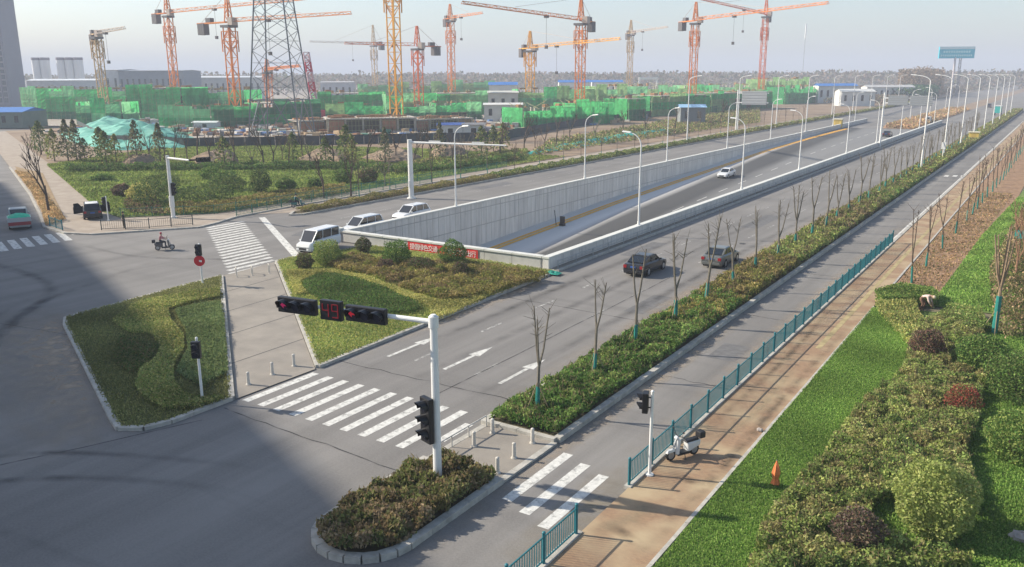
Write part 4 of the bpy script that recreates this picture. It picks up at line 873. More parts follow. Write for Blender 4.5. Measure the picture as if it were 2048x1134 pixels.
cover('park_shrub_bank', gp([(700, 350), (800, 345), (930, 335), (1040, 320), (1060, 300), (960, 312), (830, 325), (740, 335)], .4), .9, .4, 22, G_DARK + G_OLIVE + G_BROWN, 'mixed olive shrub bank behind the far side path', .16, 'shrubs', hvar=.6, clump=2.0)

cover('park_grass', PARK, .22, .32, 16, [(.09, .13, .03), (.12, .155, .04), (.15, .17, .05), (.08, .10, .03)], 'rough green grass of the park', .16, 'grass', hvar=.3, up=.5)

cover('soil_weeds', [(-9.0, 63), (-6.2, 63), (-4.6, 125), (-9.0, 125)], .12, .17, 26, [(.20, .13, .07), (.14, .10, .05), (.09, .09, .035), (.24, .16, .09)], 'clods and dry weeds on the bare soil strip by the footway', .10, 'weeds', hvar=.5, up=.3)

_c = g(1862, 1068); cover('lawn_grass', [(_c.x + 2.3 * math.cos(a * .52), _c.y + 2.3 * math.sin(a * .52)) for a in range(12)], .085, .10, 500, G_GRASS, 'grass showing round the foot of the largest ball shrub', .11, 'grass', hvar=.3, up=.75)
cover('lawn_grass', gp([(1955, 690), (1985, 630), (2090, 590), (2090, 730), (1990, 720)]), .085, .12, 330, G_GRASS, 'grass behind the ball shrubs at the right edge', .115, 'grass', hvar=.3, up=.75)
# ------------------------------------------------------------------ saplings and trees
M_bark = mat('sapling_bark', (0.17, 0.15, 0.115), .9, var=.25, scale=6); M_bark2 = mat('dark_bark', (0.10, 0.075, 0.055), .9, var=.25, scale=6); M_wrap = mat('trunk_wrap', (0.02, 0.20, 0.17), .7, var=.15, scale=6); M_stake = mat('stake_wood', (0.33, 0.25, 0.15), .85, var=.2, scale=5)
def sapling(h, nb, seed, stakes=3, bark=M_bark, wrap=1.35, r=.085, twigs=8, wr=1.35):
    rs = random.Random(seed); root = obj('sapling', None); f = h * rs.uniform(.36, .5); lean = Vector((rs.uniform(-.12, .12), rs.uniform(-.12, .12), f))
    MB().tube([(0, 0, 0), lean * .5, lean], [r, r * .92, r * .85], 7).build('trunk', bark, root)
    for k in range(nb):
        a = k * 2 * math.pi / nb + rs.uniform(-.4, .4); s = rs.uniform(.25, .55) * (h / 5.3); l = h * rs.uniform(.86, 1.0)
        p0 = lean * .97; p1 = lean + Vector((math.cos(a) * s * .45, math.sin(a) * s * .45, (l - f) * .3)); p2 = Vector((math.cos(a) * s + lean.x, math.sin(a) * s + lean.y, l))
        b = MB().tube([p0, p1, p2], [r * .72, r * .6, r * .36], 6)
        for j in range(twigs):
            t = rs.uniform(.3, .95); q = p1.lerp(p2, t); b.tube([q, q + Vector((rs.uniform(-.5, .5), rs.uniform(-.5, .5), rs.uniform(.2, .7)))], [.016, .006], 4)
        b.build('branch', bark, root)
    if wrap: MB().cyl((0, 0, .02), Vector((lean.x, lean.y, 0)) * (wrap / f) + Vector((0, 0, wrap)), r * wr, r * wr * .9, 8).build('wrap', M_wrap, root)
    for k in range(stakes):
        a = k * 2 * math.pi / stakes + rs.uniform(-.3, .3); MB().tube([(math.cos(a) * .75, math.sin(a) * .75, 0), (0.03 * math.cos(a), .03 * math.sin(a), 1.55)], [.022, .02], 5).build('stake', M_stake, root)
    return root
SAPS = [sapling(5.4, 3, 5), sapling(5.6, 2, 2), sapling(5.9, 2, 9), sapling(5.2, 3, 14)]
for i in range(40):
    y = 30.6 + 5.45 * i + (U(-.3, .3) if i else 0); far = i > 26
    place(SAPS[i % 4 if i else 0], (-18.7 + U(-.15, .15), y, .13), U(0, 6.28) if i else .4, 'bare staked sapling in the hedge strip, %s from the near end' % nth(i + 1), 'sapling', 'saplings in the hedge strip', U(.9, 1.16)).rotation_euler = (U(-.05, .05), U(-.05, .05), U(0, 6.28) if i else .4)
SAPR = [sapling(5.6, 2, 21, 3, M_bark2, 1.3, .06), sapling(5.9, 3, 22, 3, M_bark2, 1.3, .06), sapling(5.3, 2, 25, 3, M_bark2, 1.3, .055)]
ys = [66.1, 72.5, 81.4, 90.0, 98.4, 103.5, 108.4, 113.5, 119, 126, 131, 135.4, 141, 147, 153, 160, 167, 174, 181, 188, 195, 203, 211, 219, 227, 235, 244, 253, 262, 272]
for i, y in enumerate(ys): place(SAPR[i % 3], (-8.1 + min(1.3, (y - 66) * .017), y, .1), U(0, 6.28), 'dark bare staked sapling beside the brick footway, %s from the near end' % nth(i + 1), 'sapling', 'saplings along the brick footway', U(.85, 1.12)).rotation_euler = (U(-.05, .05), U(-.05, .05), U(0, 6.28))
SAPL = [sapling(5.2, 3, 31, 0, M_bark2, 1.0, .05, 4), sapling(5.6, 2, 33, 0, M_bark, 1.0, .05, 4), sapling(4.9, 4, 35, 0, M_bark2, 0, .05, 5)]
for i in range(30):
    y = 78 + 7.5 * i + U(-.8, .8); place(SAPL[i % 3], (-74.6 + U(-.3, .3), y, .05), U(0, 6.28), 'thin bare young tree along the far side path, %s from its near end' % nth(i + 1), 'tree', 'young trees along the far side path', U(.9, 1.1))

def bare_tree(h, seed, bark, depth=4, spread=.5, name='bare_tree'):
    rs = random.Random(seed); root = obj(name, None); tb = MB(); cb = MB()
    def grow(p, d, l, r, k, b):
        q = p + d * l; b.cyl(p, q, r, r * .7, 5 if k > 2 else 3, False)
        if k == 0: return
        for j in range(rs.choice((2, 3))):
            nd = (d + Vector((rs.uniform(-1, 1), rs.uniform(-1, 1), rs.uniform(-.15, .5))) * spread).normalized(); grow(p + d * (l * rs.uniform(.6, 1)), nd, l * rs.uniform(.6, .8), r * .62, k - 1, cb)
    grow(Vector((0, 0, 0)), Vector((rs.uniform(-.05, .05), rs.uniform(-.05, .05), 1)).normalized(), h * .36, h * .019, depth, tb)
    tb.build('trunk', bark, root); cb.build('crown', bark, root); return root
def conifer(h, w, seed, n=900, tints=G_DARK):
    root = obj('conifer', None); MB().tube([(0, 0, 0), (0, 0, h * .9)], [.09, .02], 6).build('trunk', M_bark2, root)
    z = NR.random(n) ** .8; a = NR.random(n) * 6.283; rad = np.clip(1 - z, 0, 1) ** .6 * np.clip(z * 5 + .35, 0, 1) * w / 2 * NR.random(n) ** .35 * (1 + .25 * np.sin(z * 26 + a * 2)); P = np.column_stack([np.cos(a) * rad, np.sin(a) * rad, .35 + z * (h - .3)])
    leaves('crown', P, .34, tints, LEAF, root, aspect=1.8); return root
CON = [conifer(4.4, 2.9, 1, 520, G_DARK + G_OLIVE[3:5]), conifer(3.7, 3.1, 2, 420, G_DARK + G_OLIVE[:1] + G_BROWN[:1]), conifer(5.0, 2.3, 3, 480, [(.06, .075, .04), (.09, .10, .055), (.12, .10, .06)]), conifer(4.0, 2.6, 4, 380, G_OLIVE + G_BROWN)]
cpos = [(85, 312), (112, 318), (135, 322), (158, 326), (178, 330), (196, 330), (215, 333), (232, 335), (276, 334), (322, 338), (454, 332), (592, 330), (655, 328), (712, 330), (768, 324), (880, 322), (962, 312), (985, 306), (700, 322), (1015, 300)]
for i, (px, py) in enumerate(cpos):
    place(CON[(i * 7 + i // 3) % 4], g(px + U(-9, 9), py + U(-6, 6), .16), U(0, 6), 'slim dark conifer behind the park, %s from the left' % nth(1 + sorted(c[0] for c in cpos).index(px)), 'tree', 'conifers behind the park', U(1.1, 1.55))
BT = [bare_tree(6.5, 3, M_bark2), bare_tree(7.0, 8, M_bark2), bare_tree(6.0, 12, M_bark), bare_tree(7.4, 17, M_bark2, 4, .42)]
bpos = [(330, 318), (395, 316), (440, 322), (470, 330), (565, 322), (606, 320), (690, 318), (735, 330), (792, 322), (845, 318), (920, 318), (1000, 312), (1070, 296), (1112, 296), (258, 322), (98, 425), (60, 320), (72, 300), (300, 325), (350, 322), (375, 320), (422, 332), (505, 338), (528, 336), (548, 334), (578, 336), (620, 332), (648, 396), (702, 392), (668, 334), (770, 372), (830, 330), (862, 326), (905, 330), (935, 326), (1048, 306), (1090, 300), (1140, 290), (1190, 282), (1245, 276), (1290, 268), (1350, 262), (1400, 256), (1440, 250)]
for i, (px, py) in enumerate(bpos):
    place(BT[i % 4], g(px, py, .16), U(0, 6), 'leafless tree between park and building site, %s from the left' % nth(1 + sorted(c[0] for c in bpos).index(px)), 'tree', 'leafless trees by the building site', U(.85, 1.2))
# big staked tree at the right edge
stk = sapling(6.6, 5, 44, 4, mat('pale_bark', (0.28, 0.2, 0.13), .9, var=.2, scale=6), 2.3, .11, 9, 1.5); stk.name = 'staked_tree'
tag(stk, 'bare staked tree with teal wrapped trunk amid brown scrub at right', 'tree'); stk.location = g(1988, 668, .12)
for i, (px, py) in enumerate(((2030, 560), (2046, 520), (2075, 610), (2030, 490))):
    t = bare_tree(5.0, 60 + i, mat('rust_bark', (0.30, 0.17, 0.10), .9, var=.2, scale=6), 4, .45); tag(t, 'rusty bare shrub-like tree at the right edge, %s from the bottom' % nth((2, 3, 1, 4)[i]), 'tree', 'rusty bare trees at the right edge'); t.location = g(px, py, .12)

# ------------------------------------------------------------------ vehicles
M_tyre = mat('tyre', (0.018, 0.018, 0.018), .8); M_rim = mat('rim', (0.45, 0.46, 0.47), .35, metal=.7); M_win = mat('car_glass', (0.012, 0.016, 0.02), .08, spec=.6, coat=.3); M_arch = mat('arch', (0.01, 0.01, 0.01), .9)
M_tail = mat('tail_light', (0.30, 0.012, 0.015), .3); M_headl = mat('head_light', (0.65, 0.66, 0.66), .15); M_plate = mat('plate_blue', (0.03, 0.10, 0.35), .5); M_trim = mat('black_trim', (0.02, 0.02, 0.022), .55)
def paint(n, c, r=.28): return mat('paint_' + n, c, r, spec=.4, coat=.3)
def car(label, name, cat, kind, col, loc, head_az, group=None):
    """x forward. profile = (x, top z, half width) stations of the lower body; cab = windscreen foot, roof front, roof rear, rear glass foot"""
    K = dict(sedan=(4.75, .90, .92, [(-2.37, .72, .78), (-2.28, .98, .86), (-1.55, 1.02, .90), (-.6, .98, .91), (.75, .94, .91), (1.6, .86, .89), (2.15, .74, .84), (2.37, .55, .72)], (1.05, .25, -.95, -1.75), 1.47, .66),
             suv=(4.65, .93, 1.0, [(-2.32, .75, .82), (-2.28, 1.05, .90), (-1.6, 1.07, .92), (-.6, 1.06, .93), (.85, 1.02, .93), (1.6, .98, .91), (2.1, .88, .87), (2.32, .62, .78)], (1.25, .45, -1.75, -2.2), 1.70, .70),
             mpv=(4.5, .90, .95, [(-2.25, .8, .82), (-2.22, 1.02, .88), (-1.6, 1.03, .89), (-.6, 1.02, .9), (.95, .98, .9), (1.65, .86, .87), (2.1, .74, .82), (2.25, .55, .74)], (1.5, .6, -1.85, -2.15), 1.66, .68),
             van=(4.3, .84, 1.0, [(-2.15, .9, .80), (-2.12, 1.15, .84), (-1.4, 1.16, .85), (-.3, 1.15, .85), (.9, 1.12, .85), (1.55, 1.02, .84), (2.0, .88, .80), (2.15, .6, .74)], (1.62, .95, -2.0, -2.12), 1.95, .72),
             pickup=(5.0, .88, .95, [(-2.5, .80, .82), (-2.45, 1.0, .86), (-1.6, 1.02, .87), (-.4, 1.0, .88), (.9, 1.0, .88), (1.7, .95, .87), (2.3, .86, .84), (2.5, .6, .76)], (1.35, .75, -.55, -.75), 1.72, .72))[kind]
    L, W, _, st_, cab, H, rw = K; body = paint(label[:14], col)
    r = thing(name, label, cat, loc, head_az, group); zb = .24
    b = MB(); ring = []
    for x, zt, w in st_:
        zl = zb + (.12 if abs(x) > L / 2 - .05 else 0)
        ring.append([(x, -w * .93, zl), (x, -w, zl + .2), (x, -w, zt - .22), (x, -w * .97, zt - .07), (x, -w * .84, zt), (x, w * .84, zt), (x, w * .97, zt - .07), (x, w, zt - .22), (x, w, zl + .2), (x, w * .93, zl)])
    for p, q in zip(ring[:-1], ring[1:]):
        for i in range(10): j = (i + 1) % 10; b.face([p[j], p[i], q[i], q[j]])
    b.face(ring[0]); b.face(ring[-1][::-1])
    me = b.mesh('body', body); bm = bmesh.new(); bm.from_mesh(me); bmesh.ops.remove_doubles(bm, verts=bm.verts, dist=.002); bmesh.ops.recalc_face_normals(bm, faces=bm.faces); bm.to_mesh(me); bm.free()
    o = obj('body', me, r); bevel(o, .035, 2)
    xa, xb, xc, xd = cab
    def zbelt(x): return float(np.interp(x, [s[0] for s in st_], [s[1] for s in st_])) - .015
    wa = .80 * W; A = [(xa, wa * .98, zbelt(xa)), (xb, rw, H - .05), (xc, rw * .98, H - .06), (xd, wa * .96, zbelt(xd))]
    cb = MB().hexa([(xd, -wa * .95, zbelt(xd) - .05), (xa, -wa * .95, zbelt(xa) - .05), (xa, wa * .95, zbelt(xa) - .05), (xd, wa * .95, zbelt(xd) - .05), (xc, -rw * .95, H - .07), (xb, -rw * .95, H - .07), (xb, rw * .95, H - .07), (xc, rw * .95, H - .07)])
    cb.build('cabin', M_trim, r)
    rf = MB().hexa([(xc - .06, -rw * 1.02, H - .07), (xb + .06, -rw * 1.02, H - .07), (xb + .06, rw * 1.02, H - .07), (xc - .06, rw * 1.02, H - .07), (xc + .05, -rw * .86, H), (xb - .12, -rw * .86, H), (xb - .12, rw * .86, H), (xc + .05, rw * .86, H)]).build('roof', body, r); bevel(rf, .03)
    for s in (-1, 1):
        for i, wd in ((0, .07), (3, .11)):
            p, q = (A[0], A[1]) if i == 0 else (A[3], A[2]); MB().beam((p[0], s * p[1], p[2]), (q[0], s * q[1], q[2]), wd).build('pillar', body, r)
        xm = (xa * .42 + xd * .58 if kind != 'pickup' else xd + .1); zt = H - .08
        def edge(x):                                    # side of the glasshouse
            return s * (wa * .955), s * (rw * .958)
        splits = [xd + .12, xm, xa - .1] if kind in ('sedan', 'pickup') else [xd + .08, xd + (xa - xd) * .3, xd + (xa - xd) * .62, xa - .12]
        for u, v in zip(splits[:-1], splits[1:]):
            def top(x): return min(max(x, xc + .05), xb - .02) if True else x
            y0, y1 = edge(0); yo = s * .012
            MB().face([(u + .03, y0 + yo, zbelt((u + v) / 2) + .02), (v - .03, y0 + yo, zbelt((u + v) / 2) + .02), (top(v - .03 - (.0 if v < xa - .2 else .45)), y1 + yo, zt), (top(u + .03), y1 + yo, zt)]).build('side_window', M_win, r)
        for u in splits[1:-1]: MB().beam((u, s * wa * .965, zbelt(u)), (top(u), s * rw * .975, zt), .07, .05).build('pillar', body, r)
        m = MB().box(xa - .28, xa - .12, s * (W * .98) - .09, s * (W * .98) + .09, zbelt(xa) + .02, zbelt(xa) + .16).build('mirror', body, r); bevel(m, .03)
        ex = L / 2
        MB().hexa([(ex - .33, s * W * .52, .62), (ex - .10, s * W * .50, .60), (ex - .26, s * W * .90, .62), (ex - .42, s * W * .90, .64), (ex - .38, s * W * .54, .78), (ex - .16, s * W * .52, .74), (ex - .32, s * W * .90, .76), (ex - .48, s * W * .90, .78)]).build('headlight', M_headl, r)
        zt2 = st_[1][1]
        MB().box(-ex - .012, -ex + .12, min(s * W * .62, s * W * .9), max(s * W * .62, s * W * .9), zt2 - .3, zt2 - .08).build('taillight', M_tail, r)
        for wx in (L * .30, -L * .29):
            ar = MB().cyl((wx, s * (W - .04), .32), (wx, s * (W + .004), .32), .385, .385, 16).build('wheel_arch', M_arch, r)
            wh = MB().cyl((wx, s * (W - .2), .32), (wx, s * (W + .012), .32), .32, .31, 18).build('wheel', M_tyre, r)
            MB().cyl((wx, s * (W + .012), .32), (wx, s * (W + .022), .32), .21, .17, 12).build('rim', M_rim, wh)
    MB().face([(xa - .02, -wa * .88, zbelt(xa) + .02), (xa - .02, wa * .88, zbelt(xa) + .02), (xb + .03, rw * .9, H - .085), (xb + .03, -rw * .9, H - .085)]).build('windscreen', M_win, r).location = (.03, 0, .012)
    MB().face([(xd + .01, wa * .86, zbelt(xd) + .05), (xd + .01, -wa * .86, zbelt(xd) + .05), (xc - .03, -rw * .88, H - .09), (xc - .03, rw * .88, H - .09)]).build('rear_window', M_win, r).location = (-.03, 0, .012)
    bf = MB().box(L / 2 - .1, L / 2 + .03, -W * .82, W * .82, .3, .5).build('front_bumper', body, r); bevel(bf, .05); MB().box(L / 2 + .02, L / 2 + .04, -.4, .4, .36, .52).build('grille', M_trim, bf)
    br = MB().box(-L / 2 - .04, -L / 2 + .1, -W * .84, W * .84, .3, .55).build('rear_bumper', body, r); bevel(br, .05)
    MB().box(-L / 2 - .03, -L / 2 - .015, -.22, .22, .72, .86).build('number_plate', M_plate, r)
    return r
def az(dx, dy): return math.atan2(dy, dx)
NB, SB = math.pi / 2, -math.pi / 2                        # driving away / towards the camera
WH = (0.72, 0.73, 0.72)
def pz(px, py, dx=0, dy=0, z=0): p = g(px, py, z); return (p.x + dx, p.y + dy, z)
car('white boxy van waiting at the stop line behind the ball shrub', 'white_van', 'van', 'van', WH, pz(620, 503, .1, 1.0), math.radians(-84))
car('white people carrier second in the queue behind the van', 'white_minivan', 'car', 'mpv', (0.62, 0.64, 0.64), (-57.4, 61.0, 0), SB)
car('white SUV third in the queue beside the ramp wall', 'white_suv', 'car', 'suv', (0.70, 0.71, 0.71), (-58.0, 69.2, 0), SB)
car('black saloon driving away in the middle lane', 'black_car', 'car', 'sedan', (0.012, 0.012, 0.015), (-26.5, 60.0, 0), NB)
car('grey green saloon driving away next to the hedge strip', 'grey_car', 'car', 'sedan', (0.12, 0.125, 0.115), (-22.5, 66.0, 0), NB)
wc = car('white saloon climbing towards the camera on the ramp', 'white_car', 'car', 'sedan', (0.68, 0.69, 0.68), (-47.6, 140, ramp_z(140) + .03), SB); wc.rotation_euler = (0, math.radians(1.6), SB)
car('dark saloon far up on the ramp road', 'dark_car', 'car', 'sedan', (0.03, 0.028, 0.03), (-37.6, 231, ramp_z(231)), NB)
car('small white van far off near the end of the near ramp wall', 'white_van', 'van', 'van', WH, (-37.6, 303, 0), NB)
car('distant dark grey van on the right carriageway', 'dark_van', 'van', 'van', (0.06, 0.06, 0.065), (-31.5, 455, 0), NB)
bk = car('black SUV with open front doors parked on the corner walkway', 'black_suv', 'car', 'suv', (0.012, 0.013, 0.016), pz(165, 437, 0, 1.2, .12), math.radians(150))
MB().box(-1.6, .3, -.6, .6, 1.702, 1.712).build('roof_panel', M_white, bk)
for s in (-1, 1):
    d = MB().box(0, 1.05, -.03, .03, -.32, .42).build('door', paint('door', (0.012, 0.013, 0.016)), bk, (.95, s * .91, .72), 0); d.rotation_euler = (0, 0, s * math.radians(118)); MB().hexa([(.12, -.012, .42), (1.0, -.012, .42), (1.0, .012, .42), (.12, .012, .42), (.45, -.012, .82), (.98, -.012, .82), (.98, .012, .82), (.45, .012, .82)]).build('door_window', M_win, d)
# pickup lorry with green tarpaulin
tr = car('light truck with green tarpaulin over its load in the building shade', 'tarpaulin_truck', 'truck', 'pickup', (0.36, 0.38, 0.38), pz(40, 452, 0, 0), math.radians(154))
tr.scale = (1.12, 1.12, 1.12)
M_tarp = mat('tarpaulin_green', (0.03, 0.52, 0.30), .6, var=.2, scale=2)
bd = MB().box(-2.55, -.55, -.95, .95, .75, 1.12).build('cargo_bed', paint('bed', (0.40, 0.42, 0.42)), tr)
b = MB(); n = 8
for i in range(n):
    for j in range(n):
        def q(a, c): x = -2.5 + 1.9 * a / n; y = -.9 + 1.8 * c / n; return (x, y, 1.12 + .3 * (1 - abs(2 * a / n - 1) ** 2.2) * (1 - abs(2 * c / n - 1) ** 2.2) + .04 * math.sin(a * 2.3 + c * 1.9))
        b.face([q(i, j), q(i + 1, j), q(i + 1, j + 1), q(i, j + 1)])
b.build('tarpaulin', M_tarp, tr)
MB().box(-2.62, -2.55, -.9, .9, .45, .75).build('tailboard', mat('red_tail', (0.30, 0.05, 0.05), .6), tr)
# teal roadside kiosk-like lorry far right
tk = thing('teal_truck', 'teal box truck far away beside the right hand hedge', 'truck', (-22.6, 372, 0), NB)
MB().box(-2.2, 1.2, -1.1, 1.1, .9, 3.4).build('box_body', mat('teal_paint', (0.03, 0.42, 0.38), .5), tk); MB().box(-2.3, 1.3, -1.15, 1.15, 3.4, 3.55).build('box_roof', M_white, tk); MB().box(1.3, 2.8, -1.05, 1.05, .7, 2.5).build('cab', mat('teal_paint2', (0.05, 0.3, 0.3), .4), tk)
for x in (-1.5, 2.0):
    for s in (-1, 1): MB().cyl((x, s * .9, .45), (x, s * 1.12, .45), .45, .45, 14).build('wheel', M_tyre, tk)

# ------------------------------------------------------------------ two-wheelers
def scooter(label, loc, rz, col, name='electric_scooter', rack=True):
    r = thing(name, label, 'scooter', loc, rz); pm = paint(label[:12] + 'b', col)
    for x, in ((.62,), (-.58,)):
        w = MB()
        for i in range(14):
            t0, t1 = 2 * math.pi * i / 14, 2 * math.pi * (i + 1) / 14; w.cyl((x + .19 * math.cos(t0), 0, .24 + .19 * math.sin(t0)), (x + .19 * math.cos(t1), 0, .24 + .19 * math.sin(t1)), .05, .05, 6, False)
        wo = w.build('wheel', M_tyre, r); MB().cyl((x, -.04, .24), (x, .04, .24), .15, .15, 12).build('rim', M_rim, wo)
    MB().hexa([(-.25, -.16, .2), (.35, -.15, .2), (.35, .15, .2), (-.25, .16, .2), (-.25, -.16, .3), (.35, -.15, .3), (.35, .15, .3), (-.25, .16, .3)]).build('footboard', M_trim, r)
    b = MB().hexa([(.32, -.18, .25), (.45, -.12, .25), (.45, .12, .25), (.32, .18, .25), (.24, -.16, .88), (.36, -.1, .92), (.36, .1, .92), (.24, .16, .88)]).build('front_shield', pm, r); bevel(b, .04)
    b = MB().hexa([(-.8, -.12, .42), (-.15, -.17, .25), (-.15, .17, .25), (-.8, .12, .42), (-.85, -.1, .66), (-.12, -.15, .66), (-.12, .15, .66), (-.85, .1, .66)]).build('rear_body', pm, r); bevel(b, .05)
    b = MB().hexa([(-.72, -.13, .66), (-.05, -.15, .66), (-.05, .15, .66), (-.72, .13, .66), (-.7, -.11, .77), (-.1, -.13, .74), (-.1, .13, .74), (-.7, .11, .77)]).build('seat', M_trim, r); bevel(b, .04)
    MB().tube([(.62, 0, .24), (.3, 0, 1.0)], [.035, .03], 8).build('fork', M_grey, r); MB().tube([(.22, -.32, 1.02), (.3, 0, 1.0), (.22, .32, 1.02)], [.018, .02, .018], 8).build('handlebar', M_dk, r)
    b = MB().ball((.36, 0, .93), .08, .12, .09, 8, 6).build('headlamp', M_headl, r)
    for s in (-1, 1):
        mo = MB().tube([(.24, s * .2, 1.03), (.28, s * .3, 1.22)], [.008, .008], 5).build('mirror_stem', M_dk, r); MB().ball((.28, s * .31, 1.24), .02, .07, .05, 8, 5).build('mirror', M_dk, mo)
    MB().hexa([(.45, -.08, .4), (.85, -.07, .36), (.85, .07, .36), (.45, .08, .4), (.45, -.06, .5), (.8, -.05, .47), (.8, .05, .47), (.45, .06, .5)]).build('mudguard', pm, r)
    if rack: b = MB().box(-1.02, -.74, -.17, .17, .7, .98).build('rear_box', M_trim, r); bevel(b, .04)
    MB().tube([(0, .1, .22), (.02, .22, .0)], [.015, .015], 5).build('kickstand', M_dk, r)
    return r
p = g(1361, 922, .1); scooter('white electric scooter parked on the footway by the teal railing', (p.x - .05, p.y + .35, .1), math.radians(-118), (0.62, 0.63, 0.62))
p = g(330, 500); sc2 = scooter('dark scooter crossing the junction with a rider in pink', (p.x, p.y, 0), math.radians(50), (0.10, 0.09, 0.09), 'motor_scooter')
pc = g(598, 414, .02); sc3 = scooter('teal scooter of the cyclist by the dark green railing', (pc.x + .2, pc.y - .3, .02), math.radians(60), (0.03, 0.15, 0.15), 'motor_scooter')

# ------------------------------------------------------------------ people
M_skin = mat('skin', (0.42, 0.25, 0.17), .6); M_hair = mat('hair', (0.015, 0.012, 0.01), .6); M_shoe = mat('shoe', (0.03, 0.028, 0.028), .6); M_eye = mat('eye', (0.02, 0.015, 0.012), .3)
def person(label, loc, rz, J, top, legs, hair=M_hair, hat=None, scale=1.0, f=(0, -1, 0)):
    """J: joint positions. one continuous skinned body; hair / cap as children"""
    r = thing('person', label, 'person', loc, rz)
    names = list(J); V = [Vector(J[k]) for k in names]; ix = {k: i for i, k in enumerate(names)}
    E_ = [('pelvis', 'belly'), ('belly', 'chest'), ('chest', 'neck'), ('neck', 'head'), ('head', 'crown')]
    for s in 'LR': E_ += [('chest', 'sho' + s), ('sho' + s, 'elb' + s), ('elb' + s, 'wri' + s), ('wri' + s, 'han' + s), ('pelvis', 'hip' + s), ('hip' + s, 'kne' + s), ('kne' + s, 'ank' + s), ('ank' + s, 'toe' + s)]
    RAD = dict(pelvis=(.16, .12), belly=(.15, .11), chest=(.17, .115), neck=(.06, .06), head=(.085, .1), crown=(.07, .085), sho=(.075, .07), elb=(.052, .05), wri=(.036, .036), han=(.04, .022), hip=(.10, .10), kne=(.068, .068), ank=(.048, .048), toe=(.045, .035))
    me = bpy.data.meshes.new('body'); me.from_pydata([tuple(v) for v in V], [(ix[a], ix[c]) for a, c in E_], [])
    o = bpy.data.objects.new('body', me); COL.objects.link(o); sk = o.modifiers.new('skin', 'SKIN'); sk.use_smooth_shade = True
    for i, k in enumerate(names): q = RAD.get(k, RAD.get(k[:3])); me.skin_vertices[0].data[i].radius = q; me.skin_vertices[0].data[i].use_root = (k == 'pelvis')
    sb = o.modifiers.new('sub', 'SUBSURF'); sb.levels = 2; sb.render_levels = 2
    bpy.context.view_layer.update(); m2 = bpy.data.meshes.new_from_object(o.evaluated_get(bpy.context.evaluated_depsgraph_get())); bpy.data.objects.remove(o)
    bones = [(V[ix[a]], V[ix[c]], a, c) for a, c in E_]
    def reg(p):
        best = (1e9, '')
        for a, c, n0, n1 in bones:
            d = c - a; t = max(0, min(1, (p - a).dot(d) / max(1e-9, d.length_squared))); l = (a + d * t - p).length
            if l < best[0]: best = (l, n1 if t > .5 else n0)
        k = best[1][:3]
        return 0 if k in ('nec', 'hea', 'cro', 'wri', 'han') else 2 if k in ('hip', 'kne', 'ank', 'pel') else 3 if k == 'toe' else 1
    for m in (M_skin, top, legs, M_shoe): m2.materials.append(m)
    for pl_ in m2.polygons: pl_.material_index = reg(pl_.center); pl_.use_smooth = True
    obj('body', m2, r)
    hd = V[ix['head']]; cr = V[ix['crown']]; up = (cr - hd).normalized(); f = Vector(f).normalized()
    b = MB(); b.ball(hd + up * .075 - f * .018, .098, .108, .10, 12, 8, .06); b.build('hair' if not hat else 'helmet', hat or hair, r)
    side = up.cross(f).normalized()
    for s in (-1, 1): MB().ball(hd + f * .092 + side * (.032 * s) + up * .01, .011, .011, .011, 6, 4).build('eye', M_eye, r); MB().ball(hd + side * (.088 * s), .015, .025, .03, 6, 4).build('ear', M_skin, r)
    MB().ball(hd + f * .102 - up * .018, .014, .02, .02, 6, 4).build('nose', M_skin, r); MB().ball(hd + f * .09 - up * .055, .028, .012, .009, 6, 4).build('mouth', mat('lips', (.3, .1, .09), .6), r)
    for s in 'LR':                                         # fingers and thumb
        w, h = V[ix['wri' + s]], V[ix['han' + s]]; d = (h - w).normalized(); sd = d.cross(Vector((0, 0, 1))).normalized() if abs(d.z) < .9 else Vector((1, 0, 0)); b = MB()
        for k, l in enumerate((.065, .078, .072, .055)):
            q = h + sd * ((k - 1.5) * .02); b.tube([q, q + d * l * .55, q + d * l * .9 + Vector((0, 0, -.02))], [.0095, .009, .007], 5)
        q = w.lerp(h, .4) + sd * .035; b.tube([q, q + d * .04 + sd * .02, q + d * .065 + sd * .018], [.011, .010, .008], 5); b.build('fingers', M_skin, r)
    r.scale = (scale,) * 3
    return r
ST = dict(pelvis=(0, 0, .95), belly=(0, 0, 1.12), chest=(0, 0, 1.34), neck=(0, -.01, 1.5), head=(0, -.03, 1.6), crown=(0, -.03, 1.72),
          shoL=(.19, 0, 1.4), elbL=(.24, .02, 1.13), wriL=(.25, -.06, .9), hanL=(.25, -.08, .83), shoR=(-.19, 0, 1.4), elbR=(-.26, -.06, 1.16), wriR=(-.22, -.26, 1.2), hanR=(-.2, -.32, 1.24),
          hipL=(.1, 0, .9), kneL=(.11, -.02, .5), ankL=(.11, .02, .09), toeL=(.12, -.12, .05), hipR=(-.1, 0, .9), kneR=(-.12, -.05, .5), ankR=(-.14, -.0, .09), toeR=(-.15, -.14, .05))
person('person in dark jacket and brown trousers standing behind the corner railing', g(249, 457, .12), math.radians(-50), ST, mat('jacket_dark', (.02, .03, .025), .8), mat('trousers_brown', (.11, .085, .05), .85))
